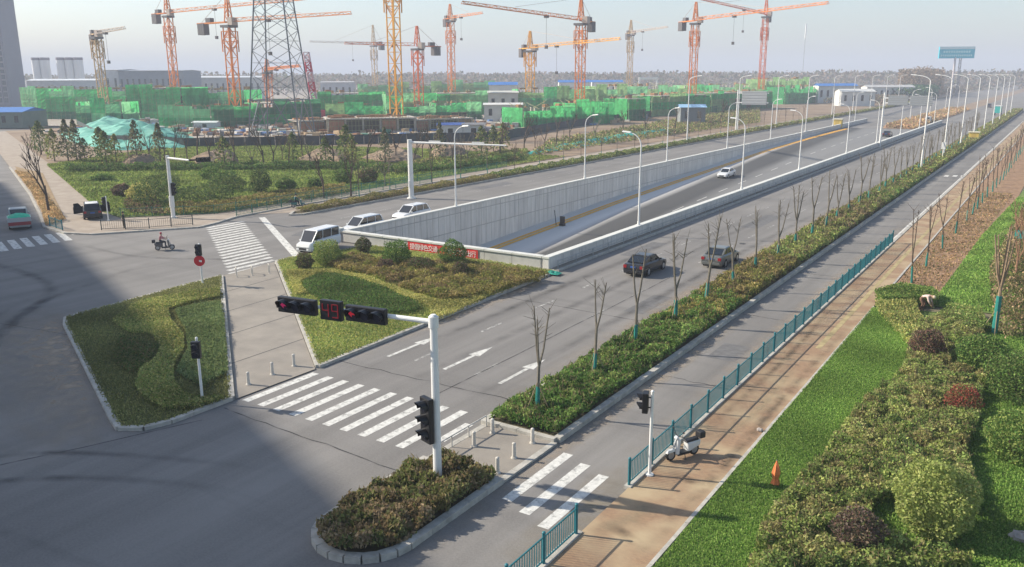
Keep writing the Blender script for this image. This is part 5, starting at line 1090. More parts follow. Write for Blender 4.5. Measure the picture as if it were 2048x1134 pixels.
SIT = dict(pelvis=(-.35, 0, .84), belly=(-.33, 0, 1.0), chest=(-.27, 0, 1.22), neck=(-.22, 0, 1.38), head=(-.19, 0, 1.48), crown=(-.19, 0, 1.6),
           shoL=(-.26, .19, 1.28), elbL=(-.08, .27, 1.1), wriL=(.14, .28, 1.04), hanL=(.21, .29, 1.04), shoR=(-.26, -.19, 1.28), elbR=(-.08, -.27, 1.1), wriR=(.14, -.28, 1.04), hanR=(.21, -.29, 1.04),
           hipL=(-.32, .1, .82), kneL=(.1, .15, .74), ankL=(.08, .13, .38), toeL=(.22, .13, .33), hipR=(-.32, -.1, .82), kneR=(.1, -.15, .74), ankR=(.08, -.13, .38), toeR=(.22, -.13, .33))
SITF = dict(SIT); 
def seated(label, sc_, top, legs, hat): 
    J = dict(SIT); r = person(label, sc_.location, sc_.rotation_euler.z, J, top, legs, hat=hat, f=(1, 0, 0)); return r
seated('scooter rider in pink jacket crossing the junction', sc2, mat('jacket_pink', (.55, .22, .22), .8), mat('trousers_dark', (.05, .05, .06), .85), mat('hat_red', (.4, .03, .06), .6))
seated('rider in dark teal clothes on the scooter by the railing', sc3, mat('jacket_teal', (.02, .09, .10), .8), mat('trousers_black', (.02, .02, .025), .85), None)
BEND = dict(pelvis=(0, .1, .80), belly=(0, -.06, .90), chest=(0, -.26, .97), neck=(0, -.42, .97), head=(0, -.52, .94), crown=(0, -.63, .90),
            shoL=(.19, -.3, .95), elbL=(.24, -.38, .68), wriL=(.2, -.48, .48), hanL=(.18, -.52, .41), shoR=(-.19, -.3, .95), elbR=(-.24, -.4, .68), wriR=(-.17, -.5, .5), hanR=(-.15, -.54, .43),
            hipL=(.1, .08, .76), kneL=(.13, -.12, .43), ankL=(.13, .06, .09), toeL=(.14, -.09, .05), hipR=(-.1, .08, .76), kneR=(-.14, -.08, .43), ankR=(-.16, .1, .09), toeR=(-.17, -.05, .05))
J = BEND
person('gardener in pale pink top bending over beside the clipped hedge', g(1843, 622, .115), math.radians(80), J, mat('top_palepink', (.66, .50, .44), .85), mat('trousers_rust', (.16, .09, .06), .85), scale=1.12, hat=mat('sunhat_straw', (.62, .50, .36), .8), f=(0, -.45, -.9))
# ------------------------------------------------------------------ building site
def lattice(b, p, q, w, chord, brace, bays, tri=False, taper=1.0, h=None):
    """four-chord lattice from p to q, zigzag braces on every side"""
    p, q = Vector(p), Vector(q); d = (q - p).normalized(); up = Vector((0, 0, 1)) if abs(d.z) < .9 else Vector((0, 1, 0)); a = d.cross(up).normalized(); c = a.cross(d).normalized(); h = h or w
    def cs(t):
        k = 1 + (taper - 1) * t; m = p.lerp(q, t)
        if tri: return [m - a * (w / 2 * k), m + a * (w / 2 * k), m + c * (h * k)]
        return [m + a * (w / 2 * k * s1) + c * (h / 2 * k * s2) for s1, s2 in ((-1, -1), (1, -1), (1, 1), (-1, 1))]
    c0, c1 = cs(0), cs(1)
    for u, v in zip(c0, c1): b.beam(u, v, chord)
    prev = c0
    for i in range(1, bays + 1):
        cur = cs(i / bays); n = len(cur)
        for k in range(n):
            j = (k + 1) % n; b.beam(prev[k], cur[j], brace) if (i + k) % 2 else b.beam(prev[j], cur[k], brace)
            b.beam(cur[k], cur[j], brace)
        prev = cur
    return b
M_cor = [mat('crane_orange_%d' % i, c, .6, var=.2, scale=.2) for i, c in enumerate(((0.62, 0.19, 0.03), (0.66, 0.31, 0.03), (0.60, 0.13, 0.03), (0.45, 0.30, 0.14)))]
M_cj = mat('crane_jib', (0.42, 0.34, 0.28), .6); M_cw = mat('crane_ballast', (0.12, 0.11, 0.11), .8)
def crane(label, px, dist, ytop, yjib, jend, cend, col, w=2.4, apex=True, sitey=0.2):
    """jend / cend: (image column, image row) of the jib tip and column of the counter-jib tip"""
    base = gd(px[0], 300, dist); base.z = .2; zj = gd(px[1], yjib, dist).z; zt = gd(px[1], ytop, dist).z
    r = thing('tower_crane', label, 'tower crane', base, 0, 'tower cranes on the building site'); m = M_cor[col]; H = zj - .2
    w *= .85; lattice(MB(), (0, 0, 0), (0, 0, H - 1.5), w, .28, .12, max(6, int(H / 3))).build('mast', m, r)
    MB().box(-w * .75, w * .75, -w * .75, w * .75, H - 1.6, H - .9).build('slewing_ring', M_cw, r)
    cage = MB(); lattice(cage, (0, 0, H * .72), (0, 0, H * .72 + 6), w * 1.35, .25, .15, 2); cage.build('climbing_cage', m, r)
    MB().box(w * .5, w * 1.3, -w * .6, w * .3, H - 1.0, H + 1.2).build('cab', M_cj, r)
    dj = None
    if jend:
        zz = zj; hy = 153.6 + (0)  # depth of the jib tip so that it stays level
        d2 = min(max((zz - CAM_H) * F_PX / max(20, (154 - jend[1])), dist * .45), dist * 1.7); e = gd(jend[0], jend[1], d2) - base; e.z = H; dj = Vector((e.x, e.y, 0)).normalized(); Lj = Vector((e.x, e.y, 0)).length
    else: dj = Vector((1, 0, 0)); Lj = 0
    if Lj: lattice(MB(), Vector((0, 0, H)) + dj * 1.5, dj * Lj + Vector((0, 0, H)), 1.2, .15, .075, int(Lj / 3), True, .6, 1.1).build('jib', m if col != 3 else M_cj, r); MB().box(-.6, .6, -.6, .6, -.7, .1).build('trolley', M_cw, r, dj * (Lj * .35) + Vector((0, 0, H)))
    Lc = 13.5 if cend is None else cend
    dc = -dj
    if Lc:
        cj = MB(); cj.beam(Vector((0, 0, H)) + Vector((-dc.y, dc.x, 0)) * .6, dc * Lc + Vector((0, 0, H)) + Vector((-dc.y, dc.x, 0)) * .6, .3, .4); cj.beam(Vector((0, 0, H)) - Vector((-dc.y, dc.x, 0)) * .6, dc * Lc + Vector((0, 0, H)) - Vector((-dc.y, dc.x, 0)) * .6, .3, .4)
        cj.build('counter_jib', m, r); k = MB()
        for i in range(3): c = dc * (Lc - 1 - 1.1 * i) + Vector((0, 0, H - 1.7)); k.hexa([c + dc * (s1 * .5) + Vector((-dc.y, dc.x, 0)) * (s2 * 1.0) + Vector((0, 0, s3 * 1.7)) for s3 in (-1, 1) for s1, s2 in ((-1, -1), (1, -1), (1, 1), (-1, 1))])
        k.build('counterweight', M_cw, r); MB().box(-1.2, 1.2, -.7, .7, 0, 1.3).build('winch', M_cw, r, dc * (Lc * .62) + Vector((0, 0, H + .2)), math.atan2(dc.y, dc.x))
    if apex:
        ap = Vector((0, 0, max(zt - .2, H + 4))); lattice(MB(), (0, 0, H), ap, 1.7, .26, .14, 4, False, .3).build('tower_head', m, r)
        t = MB()
        if Lj: t.beam(ap, dj * (Lj * .62) + Vector((0, 0, H + 1.2)), .09)
        if Lc: t.beam(ap, dc * (Lc * .9) + Vector((0, 0, H + .3)), .09)
        if t.v: t.build('tie_bars', M_cj, r)
    if Lj: MB().beam(dj * (Lj * .35) + Vector((0, 0, H - .6)), dj * (Lj * .35) + Vector((0, 0, H - 9)), .07).box(-.4 + dj.x * Lj * .35, .4 + dj.x * Lj * .35, -.4 + dj.y * Lj * .35, .4 + dj.y * Lj * .35, H - 10, H - 9).build('hook_block', M_cw, r)
    return r
crane('small pale crane at far left seen end on, left of the blue roofs', (219, 208), 300, 52, 68, (250, 62), 7, 3, 2.6, False)
crane('orange crane with long jib over the left end of the green netting', (362, 347), 320, -20, 26, (640, 8), 10.5, 0, 2.5)
crane('orange crane just left of the lattice pylon', (478, 464), 265, -12, 44, (702, 37), 15, 0, 2.9)
crane('thin distant crane left of the tallest mast', (756, 750), 520, 50, 88, (620, 88), 8, 3, 2.6)
crane('tallest orange mast whose jib is above the picture', (796, 790), 245, -120, -70, (900, -130), 12, 1, 3.0)
crane('short red orange crane right of the tallest mast', (841, 838), 330, 52, 92, (690, 92), 11, 2, 2.9)
crane('orange crane with dark counterweight between two jibs', (906, 903), 400, 8, 37, (965, 37), 7, 0, 2.8)
crane('low orange crane with long level jib to the right', (1060, 1058), 340, 62, 96, (1240, 86), 11, 1, 3.0)
crane('big orange crane with jib pointing left at centre', (1158, 1155), 300, -4, 41, (925, 19), 11.5, 0, 2.9)
crane('slender crane right of the big centre crane', (1255, 1257), 480, 40, 66, (1335, 64), 7, 3, 2.6)
crane('red orange crane with heavy counterweight on its left', (1379, 1375), 340, 4, 41, (1655, 22), 12.5, 0, 2.7)
crane('rightmost orange crane above the orange scaffolding', (1514, 1517), 430, -6, 29, (1384, 10), 8, 2, 2.7)
crane('stubby orange crane seen through the lattice pylon', (546, 543), 380, 118, 140, (600, 138), 8, 0, 2.6)

# lattice pylon
M_pyl = mat('pylon_steel', (0.20, 0.21, 0.22), .6, metal=.3)
pb = gd(566, 270, 212); pb.z = .2; py_ = thing('transmission_pylon', 'grey lattice transmission pylon behind the building site hoarding', 'pylon', pb, math.radians(28)); fr = MB(); br = MB()
def pw(z): return 6.3 - 2.85 * min(1, z / 34) - .9 * max(0, (z - 34) / 20)
lv = [0, 9.5, 15.5, 21, 26, 30.5, 34.5, 38, 41.5, 45, 48, 51, 54]
for s1, s2 in ((-1, -1), (1, -1), (1, 1), (-1, 1)):
    for a, c in zip(lv[:-1], lv[1:]): fr.beam((s1 * pw(a), s2 * pw(a), a), (s1 * pw(c), s2 * pw(c), c), .26)
fr.build('leg', M_pyl, py_)
for a, c in zip(lv[:-1], lv[1:]):
    A_, C_ = pw(a), pw(c); m = (a + c) / 2; Mw = pw(m)
    for k in range(4):
        u = [(-1, -1), (1, -1), (1, 1), (-1, 1)][k]; v = [(1, -1), (1, 1), (-1, 1), (-1, -1)][k]
        if a == 0:
            t = Vector(((u[0] + v[0]) / 2 * C_, (u[1] + v[1]) / 2 * C_, c)); br.beam((u[0] * A_, u[1] * A_, 0), t, .2); br.beam((v[0] * A_, v[1] * A_, 0), t, .2); br.beam((u[0] * C_, u[1] * C_, c), (v[0] * C_, v[1] * C_, c), .2)
            mu = Vector((u[0] * A_, u[1] * A_, 0)).lerp(t, .5); mv = Vector((v[0] * A_, v[1] * A_, 0)).lerp(t, .5); br.beam(mu, (u[0] * Mw, u[1] * Mw, m), .14); br.beam(mv, (v[0] * Mw, v[1] * Mw, m), .14); br.beam(mu, (u[0] * pw(7.2), u[1] * pw(7.2), 7.2), .12)
        else:
            br.beam((u[0] * A_, u[1] * A_, a), (v[0] * C_, v[1] * C_, c), .11); br.beam((v[0] * A_, v[1] * A_, a), (u[0] * C_, u[1] * C_, c), .11)
            x = Vector(((u[0] + v[0]) / 2 * Mw, (u[1] + v[1]) / 2 * Mw, m)); br.beam(x, (u[0] * Mw, u[1] * Mw, m), .06); br.beam(x, (v[0] * Mw, v[1] * Mw, m), .06)
br.build('bracing', M_pyl, py_)
for z in (41.5, 48): ca = MB(); lattice(ca, (0, 0, z), (13, 0, z + .5), 2.2, .2, .12, 6, True, .2, 1.6); lattice(ca, (0, 0, z), (-13, 0, z + .5), 2.2, .2, .12, 6, True, .2, 1.6); ca.build('cross_arm', M_pyl, py_)
# red and white crawler boom
cb = gd(630, 190, 330); cb.z = .2; r = thing('crawler_crane', 'red and white lattice boom leaning beside the pylon', 'crane', cb); tip = gd(612, 108, 345) - cb
for i in range(6): lattice(MB(), Vector((0, 0, 1)).lerp(tip, i / 6), Vector((0, 0, 1)).lerp(tip, (i + 1) / 6), 2.2, .4, .3, 2).build('boom_section', mat('boom_red', (.5, .03, .05), .6) if i % 2 == 0 else mat('boom_pale', (.6, .4, .4), .6), r)
MB().box(-3, 3, -2, 2, 0, 2.6).build('carriage', mat('boom_red', (.5, .03, .05), .6), r)

# netted buildings
def net_mat(n, c):
    m = mat(n, c, .9, var=.28, scale=.35, detail=4, stretch=(1, 1, .5)); t = m.node_tree; b = t.nodes['Principled BSDF']; src = b.inputs['Base Color'].links[0].from_socket
    tr = t.nodes.new('ShaderNodeBsdfTranslucent'); mx = t.nodes.new('ShaderNodeMixShader'); mx.inputs[0].default_value = .45; t.links.new(src, tr.inputs[0]); t.links.new(b.outputs[0], mx.inputs[1]); t.links.new(tr.outputs[0], mx.inputs[2]); t.links.new(mx.outputs[0], t.nodes['Material Output'].inputs['Surface']); return m
M_net = [net_mat('net_green_a', (.10, .56, .18)), net_mat('net_green_b', (.08, .47, .16)), net_mat('net_green_c', (.24, .60, .28)), net_mat('net_dark', (.06, .24, .11)), net_mat('net_olive', (.30, .50, .20))]
M_slab = mat('site_concrete', (.44, .40, .34), .9, var=.12, scale=.4); M_int = mat('site_interior', (.10, .085, .06), .95, var=.2, scale=.5); M_pole = mat('scaffold', (.30, .30, .16), .7); M_form = mat('formwork', (.34, .17, .08), .9, var=.3, scale=.5)
NETV = {}
def net_panel(mi, seed, h):
    k = (mi, seed, round(h, 1))
    if k not in NETV:
        rs = random.Random(seed * 7 + mi); b = MB(); nx, nz = 6, 5; dz = [[rs.uniform(-.12, .12) for _ in range(nz + 1)] for _ in range(nx + 1)]
        for i in range(nx):
            for j in range(nz):
                def q(a, c): return (5.0 * a / nx, -.15 + dz[a][c] * (1 if 0 < c else .3), h * c / nz + (rs.uniform(-.0, .0)))
                b.face([q(i, j), q(i + 1, j), q(i + 1, j + 1), q(i, j + 1)])
        NETV[k] = b.mesh('net_panel', M_net[mi])
    return NETV[k]
def netted(label, xa, xb, da, db, ytop, mats=(0, 1, 2), deep=14, gaps=.12, lower=None, poles=True, name='netted_building'):
    A = gd(xa, ytop, da); B = gd(xb, ytop, db); h = max(2.5, (A.z + B.z) / 2 - .2); A.z = B.z = .2; d = B - A; L = d.length; ang = math.atan2(d.y, d.x)
    r = thing(name, label, 'building', A, ang, 'netted buildings under construction')
    nf = max(1, round(h / 3.0)); fl = h / nf
    MB().box(.6, L - .6, 1.6, deep, 0, max(.4, h - fl - .35)).build('structure', M_int, r); cm = MB().box(-.25, .25, -.25, .25, h - fl, h - .2).mesh('column', M_slab)
    for i in range(int(L / 5) + 1):
        for y_ in (1.2, deep - 1): obj('column', cm, r, (min(L - .6, .6 + i * 5), y_, 0))
    for k in range(1, nf + (0 if R() < .6 else 1)): MB().box(.2, L - .2, .3, deep + .4, k * fl - .28, k * fl - .02).build('floor_slab', M_slab, r)
    n = max(1, int(L / 5)); sc = L / (n * 5)
    for i in range(n):
        for k in range(nf):
            if R() < gaps * .4: continue
            mi = random.choice(mats); mi = lower if lower is not None and k == 0 and R() < .75 else mi
            o = obj('net_panel', net_panel(mi, random.randint(0, 3), fl), r, (i * 5 * sc, U(-.25, .1), k * fl)); o.scale = (sc, 1, U(.55, 1.4) if k == nf - 1 else 1)
    m = max(1, int(deep / 5))
    for s, x, rz in ((0, 0, math.pi / 2), (1, L, math.pi / 2)):
        for i in range(m):
            for k in range(nf):
                o = obj('net_panel', net_panel(random.choice(mats), random.randint(0, 3), fl), r, (x + (.15 if s else -.15), .3 + i * 5 * deep / (m * 5), k * fl), rz); o.scale = (deep / (m * 5), 1, 1)
    if poles:
        b = MB()
        for i in range(int(L / 2.2)): x = i * 2.2 + U(-.3, .3); b.beam((x, U(0, deep), h - .5), (x, U(0, deep), h + U(.5, 1.9)), .12)
        for i in range(int(L / 1.8)): x = i * 1.8; b.beam((x, -.42, 0), (x, -.42, h + U(.4, 1.8)), .06)
        for k in range(1, int(h / 1.8) + 1): b.beam((0, -.44, k * 1.8), (L, -.44, k * 1.8), .05)
        b.beam((0, -.1, h + .5), (L, -.1, h + .5), .1); b.build('scaffold_poles', M_pole, r)['kind'] = 'stuff'
        b = MB()
        for i in range(int(L / 4)): x = U(0, L - 3); y = U(1, deep - 3); b.box(x, x + U(.5, 2.5), y, y + U(.5, 2), h - .02, h + U(.2, 1.2))
        b.build('stacked_timber', M_form, r)['kind'] = 'stuff'
    return r
netted('long bright green netted building at the far left', 72, 250, 322, 318, 178, (0, 0, 2), 16, .05, 3)
netted('pale green netted block at the extreme left', 40, 72, 335, 330, 178, (2, 2, 4), 12, .02)
netted('bright green netted building in the middle of the left row', 252, 360, 318, 312, 175, (0, 0, 1), 16, .03, 3)
netted('green netted building behind the second crane', 362, 485, 330, 325, 180, (0, 2, 1), 14, .08, 4)
netted('low rounded green netted block in front of the left row', 316, 420, 262, 258, 215, (2, 2, 1), 12, .05, None)
netted('low dark green netted block beside the pylon', 421, 512, 258, 262, 215, (1, 3, 0), 12, .05, 3)
netted('dark green netted block behind the pylon legs', 514, 640, 268, 280, 205, (3, 1, 3), 12, .1)
netted('bright green netted building right of the pylon', 634, 770, 335, 345, 186, (0, 2, 0), 14, .08, 3)
netted('green netted building behind the tallest mast', 772, 872, 330, 335, 188, (4, 0, 2), 14, .12, 3)
netted('green netted building left of the white site sheds', 874, 975, 340, 345, 186, (0, 2, 4), 14, .12, 1)
netted('pale green distant netted row behind the tallest mast', 715, 860, 470, 470, 168, (2, 4, 2), 14, .15)
netted('pale green distant netted block under the middle crane', 862, 990, 460, 460, 164, (4, 2, 2), 14, .2)
netted('olive netted building under the long level jib', 1036, 1190, 335, 340, 178, (4, 2, 0), 14, .15, 4)
netted('olive netted building right of the big centre crane', 1192, 1375, 380, 395, 172, (4, 4, 2), 14, .2)
netted('low green netted block in front of the big centre crane', 1046, 1150, 255, 268, 214, (0, 2, 1), 10, .06, 1)
netted('brightest green netted cube at centre right', 1152, 1228, 268, 276, 206, (0, 0, 1), 12, .02, 1)
netted('small bright green netted cube with dark gap on its left', 1256, 1292, 290, 295, 197, (0, 0), 12, .0, 3)
netted('long green netted row on the right', 1302, 1420, 320, 345, 190, (1, 0, 4), 12, .1, 3)
netted('green netted row ending near the sign gantry', 1422, 1545, 355, 400, 184, (1, 4, 0), 12, .12, 3)
netted('orange scaffolded block under the rightmost crane', 1532, 1618, 480, 500, 158, (4, 4), 14, .5)
netted('last green netted block at the right of the site', 1570, 1645, 450, 480, 173, (1, 0), 10, .15)
netted('squat green netted block behind the dust netted heap', 150, 240, 285, 283, 204, (0, 1, 2), 10, .05, 3)
netted('green netted block behind the formwork building', 650, 765, 285, 288, 210, (1, 0, 4), 10, .05, 3)
netted('green netted block just right of the tallest mast base', 805, 870, 292, 294, 208, (2, 1, 0), 10, .05, 3)
netted('green netted block left of the white low shed', 872, 962, 295, 300, 206, (0, 2, 1), 10, .08, 3)
netted('tall green netted block between the two bright cubes', 1228, 1256, 305, 306, 198, (1, 3), 10, .05, 3)
netted('pale green netted block at the back of the right row', 1376, 1530, 450, 470, 170, (4, 2, 0), 12, .1)
# raw concrete building with timber formwork
def formwork(label, xa, xb, da, db, ytop, nf=1, deep=14):
    A = gd(xa, ytop, da); B = gd(xb, ytop, db); h = max(3.4, (A.z + B.z) / 2 - .2); A.z = B.z = .2; d = B - A; L = d.length; r = thing('unfinished_building', label, 'building', A, math.atan2(d.y, d.x))
    MB().box(1, L - 1, 2.2, deep, 0, h - .3).build('interior', M_int, r); MB().box(-.4, L + .4, 0, deep, h - .35, h).build('roof_slab', M_slab, r); MB().box(0, L, .1, deep, 0, .3).build('base_slab', M_slab, r)
    n = int(L / 4)
    for i in range(n + 1): x = L * i / n; MB().box(x - .25, x + .25, .3, .8, .3, h - .35).build('column', M_slab, r)
    for i in range(n):
        x = L * i / n
        if i % 3 == 0: MB().box(x + .4, x + L / n - .4, .5, .7, .3, h - .5).build('brick_infill', mat('site_brick', (.42, .20, .12), .9, var=.2, scale=1), r)
    b = MB()
    for i in range(int(L / .9)): x = i * .9; b.beam((x, -.1, 0), (x + U(-.2, .2), -.1, h + U(.2, 1.4)), .09)
    for z in (1, 2.2, h - .7): b.beam((0, -.15, z), (L, -.15, z), .09)
    b.build('scaffold_poles', M_pole, r); b = MB()
    for i in range(int(L * 1.2)):
        x = U(0, L - 3); y = U(0, deep - 2); l = U(1, 4); b.box(x, x + l, y, y + U(.3, 1.5), h, h + U(.1, .7))
    b.build('timber_formwork', M_form, r); b = MB()
    for i in range(int(L * .6)): x = U(0, L - 3); y = U(0, deep - 2); b.box(x, x + U(1, 4), y, y + U(1, 3), h + .002, h + .06)
    b.build('plywood_sheets', mat('plywood', (.55, .45, .30), .85, var=.2, scale=1), r); return r
formwork('unfinished concrete building with timber formwork below the tallest mast', 655, 830, 226, 232, 236)
formwork('unfinished concrete frame right of the tallest mast base', 832, 945, 236, 246, 238)
formwork('pale formwork deck beside the pylon foot', 600, 652, 232, 236, 244, 1, 9)

# sheds, roofs, containers
def shed(label, xa, xb, dist, ytop, roofc, wallc, deep=9, pitch=1.2, name='site_shed', ybase=None):
    A = gd(xa, ytop, dist); B = gd(xb, ytop, dist); h = max(2.2, A.z - .2 - pitch); A.z = B.z = .2; d = B - A; L = d.length; r = thing(name, label, 'shed', A, math.atan2(d.y, d.x))
    MB().box(0, L, 0, deep, 0, h).build('wall', mat('shed_%s' % (wallc,), wallc, .8, var=.08, scale=.5), r); m = mat('roof_%s' % (roofc,), roofc, .6, var=.1, scale=.4)
    MB().face([(-.4, -.5, h - .1), (L + .4, -.5, h - .1), (L + .4, deep / 2, h + pitch), (-.4, deep / 2, h + pitch)]).face([(-.4, deep / 2, h + pitch), (L + .4, deep / 2, h + pitch), (L + .4, deep + .5, h - .1), (-.4, deep + .5, h - .1)]).face([(0, 0, h), (0, deep / 2, h + pitch * .95), (0, deep, h)]).face([(L, 0, h), (L, deep, h), (L, deep / 2, h + pitch * .95)]).build('roof', m, r)
    n = max(1, min(14, int(L / 3.5)))
    for i in range(n): x = L * (i + .5) / n; w = MB().box(x - .6, x + .6, -.04, .0, h * .35, h * .75).build('window', M_win, r)
    return r
BLUE = (0.05, 0.18, 0.48); WHT = (0.62, 0.62, 0.58)
shed('white site cabins with blue roof left of the olive netting', 978, 1034, 385, 164, BLUE, WHT)
shed('long blue roofed cabins beyond the big centre crane', 1118, 1182, 470, 160, BLUE, WHT); shed('blue roofed cabins right of the big centre crane', 1184, 1246, 520, 160, BLUE, WHT)
shed('pale storage shed between the netted blocks', 976, 1036, 330, 182, (.55, .55, .48), (.52, .5, .44), 14, .6); shed('white low shed in front of the pale storage shed', 968, 1044, 290, 206, WHT, (.5, .5, .46), 6, .5)
shed('blue panel hoarding sheds at the right of the site', 1638, 1716, 470, 167, BLUE, WHT); shed('white roofed sheds at the far right of the site', 1684, 1752, 420, 178, WHT, WHT); shed('grey sheds behind the far verge at right', 1735, 1830, 520, 170, (.45, .45, .43), WHT)
shed('white site cabin below the first left crane', 386, 432, 250, 252, (.6, .66, .62), (.5, .56, .58), 4, .3); shed('dark blue roofed van-like cabin behind the hoarding', 876, 925, 205, 246, (.06, .12, .35), WHT, 4, .4); shed('black and white cabin behind the hoarding', 926, 968, 205, 246, (.2, .2, .2), WHT, 4, .3)
shed('blue canopy at the extreme left of the site', -60, 42, 262, 216, BLUE, (.16, .2, .17), 14, 1.2)
shed('pale blue gate shed in the right of the site', 1362, 1412, 268, 209, (.3, .5, .68), (.2, .22, .22), 5, .8)
shed('long grey warehouse behind the second crane', 235, 365, 520, 140, (.26, .28, .31), (.24, .26, .29), 30, .5); shed('pale grey warehouse end behind the first crane', 190, 236, 520, 138, (.45, .47, .5), (.48, .48, .48), 30, .5)
shed('low white sheds left of the warehouse', 52, 190, 500, 158, (.62, .66, .68), (.52, .54, .55), 14, .8); shed('row of pale workshops behind the third crane', 370, 520, 560, 152, (.55, .58, .6), (.5, .5, .48), 12, 1); shed('distant dark windowed block right of the red boom', 640, 705, 520, 163, (.5, .5, .5), (.42, .43, .46), 10, .4)
# batching plant silos
pl_ = gd(120, 160, 560); pl_.z = .2; bp = thing('batching_plant', 'white concrete batching plant silos at far left horizon', 'silos', pl_, YAW)
for i, x in enumerate((-9.5, -5.7, 1.5, 5.3, 9.1)):
    si = MB().cyl((x, 0, 5), (x, 0, 17.5), 2.0, 2.0, 14).cyl((x, 0, 3), (x, 0, 5), .8, 2.0, 14).build('silo', mat('silo_white', (.66, .67, .68), .6), bp); MB().cyl((x, 0, 17.5), (x, 0, 18.6), 2.05, 2.05, 14).build('silo_top', mat('silo_dark', (.22, .2, .24), .7), si)
    fm = MB()
    for a in range(4): fm.beam((x + 1.5 * math.cos(a * 1.571 + .78), 1.5 * math.sin(a * 1.571 + .78), 0), (x + 1.5 * math.cos(a * 1.571 + .78), 1.5 * math.sin(a * 1.571 + .78), 6), .3)
    fm.build('silo_leg', M_grey, bp)
MB().box(-20, -15, -2, 2, 0, 9).build('mixer_tower', mat('silo_white', (.66, .67, .68), .6), bp); MB().beam((-16, 0, 9), (-21, 0, 15), 1.2).build('conveyor', M_grey, bp); bp.scale = (1.45, 1.45, 1.5)
# left tower block
tb = gd(30, 190, 470); tb.z = .2; tw = thing('tower_block', 'tall grey tower block cut by the left edge', 'building', tb, YAW + math.radians(4)); M_tw = mat('tower_grey', (.22, .22, .255), .8, var=.06, scale=.1)
MB().box(-34, -2.4, 0, 18, 0, 78).build('wall', M_tw, tw)
wm = MB().box(-.95, .95, -.12, .05, 0, 2.3).mesh('window', mat('tower_window', (.07, .08, .10), .25, spec=.5))
for f_ in range(24):
    for k in range(6): obj('window', wm, tw, (-4.8 - k * 3.2, 0, 2.2 + f_ * 3.1))
for k in range(7): MB().box(-3.45 - k * 3.2, -2.95 - k * 3.2, -.5, 0, 0, 78).build('pilaster', M_tw, tw)
for f_ in range(0, 24, 6): MB().box(-34, -2.1, -.62, .0, 1 + f_ * 3.1, 1.5 + f_ * 3.1).build('ledge', M_tw, tw)

# hoarding
M_hoard = [mat('hoarding_%d' % i, c, .8, var=.12, scale=.6) for i, c in enumerate(((.055, .065, .07), (.05, .075, .07), (.07, .07, .075)))]
ho = thing('site_hoarding', 'dark metal hoarding fence between park and building site', 'hoarding', (0, 0, .2)); HP = [MB().box(0, 2.95, -.03, .03, 0, 2.1).mesh('hoarding_panel', m) for m in M_hoard]
cnt = 0
for a, c in zip(HOARD[:-1], HOARD[1:]):
    a, c = Vector((*a, 0)), Vector((*c, 0)); d = c - a; n = int(d.length / 3)
    for i in range(n): o = obj('hoarding_panel', random.choice(HP), ho, a + d * (i / n), math.atan2(d.y, d.x)); o.scale = (d.length / n / 3, 1, U(.94, 1.04)); cnt += 1
# soil mounds and dust nets
def mound(label, pts, h, m, name, cat, z0=.2, seed=0, rough=.35, kind=None):
    P = np.array([(q.x, q.y) for q in pts]); c = P.mean(0); lo, hi = P.min(0), P.max(0); n = 46; b = MB(); xs = np.linspace(lo[0], hi[0], n); ys_ = np.linspace(lo[1], hi[1], n); gx, gy_ = np.meshgrid(xs, ys_, indexing='ij'); Q = np.column_stack([gx.ravel(), gy_.ravel()]); ins = in_poly(Q, [tuple(p) for p in P])
    dist = np.full(len(Q), 1e9)
    for i in range(len(P)):
        a, e = P[i], P[(i + 1) % len(P)]; ab = e - a; t = np.clip(((Q - a) @ ab) / (ab @ ab), 0, 1); dist = np.minimum(dist, np.linalg.norm(Q - (a + t[:, None] * ab), axis=1))
    w = dist / max(dist[ins].max(), 1e-6); z = np.where(ins, h * np.clip(w * 1.5, 0, 1) ** .8 * (1 - rough + rough * (1.2 * wob(Q, 5.5, seed) + .8 * wob(Q, 2.1, seed + 4))) + NR.normal(0, h * .04, len(Q)), 0); z = np.maximum(z, 0) - np.where(ins, 0, .3)
    for i in range(n - 1):
        for j in range(n - 1):
            k = [i * n + j, (i + 1) * n + j, (i + 1) * n + j + 1, i * n + j + 1]
            if ins[k].any(): b.face([(Q[q][0] - c[0], Q[q][1] - c[1], z[q]) for q in k])
    o = b.build(name, m, None, (c[0], c[1], z0)); tag(o, label, cat, kind=kind); return o
M_netteal = mat('dust_net', (.06, .32, .25), .8, scale=.3, col2=(.22, .50, .40), bump=.6, bscale=1.5, detail=8)
mound('big spoil heap draped in pale green dust net at left', gp([(125, 268), (180, 246), (270, 246), (350, 262), (390, 276), (400, 290), (330, 296), (230, 300), (150, 285)], .3), 2.3, M_netteal, 'spoil_heap', 'spoil heap', seed=2, rough=.85)
mound('smaller dust netted heap in front of the big heap', gp([(215, 285), (300, 276), (400, 284), (370, 296), (250, 298)], .3), 1.8, M_netteal, 'spoil_heap', 'spoil heap', seed=5)
mound('teal dust net strip behind the far verge', gp([(1055, 304), (1130, 288), (1240, 270), (1345, 258), (1345, 264), (1240, 280), (1130, 298), (1060, 309)], .3), .7, mat('dust_net_teal', (.03, .33, .27), .8, scale=.4, col2=(.06, .42, .36), bump=.5, bscale=2), 'dust_net', 'dust net', seed=1, z0=.2)
for i, q in enumerate((((380, 318), (470, 308), (480, 326), (390, 330)), ((590, 322), (640, 300), (700, 312), (690, 328)), ((720, 318), (800, 300), (850, 318), (780, 328)), ((860, 306), (930, 300), (940, 316), (870, 320)), ((240, 330), (300, 318), (330, 330), (260, 338)))):
    mound('brown earth mound behind the park, %s from the left' % nth([2, 3, 4, 5, 1][i]), gp(q, .2), 1.6, M_dirt, 'earth_mound', 'earth mound', seed=i)
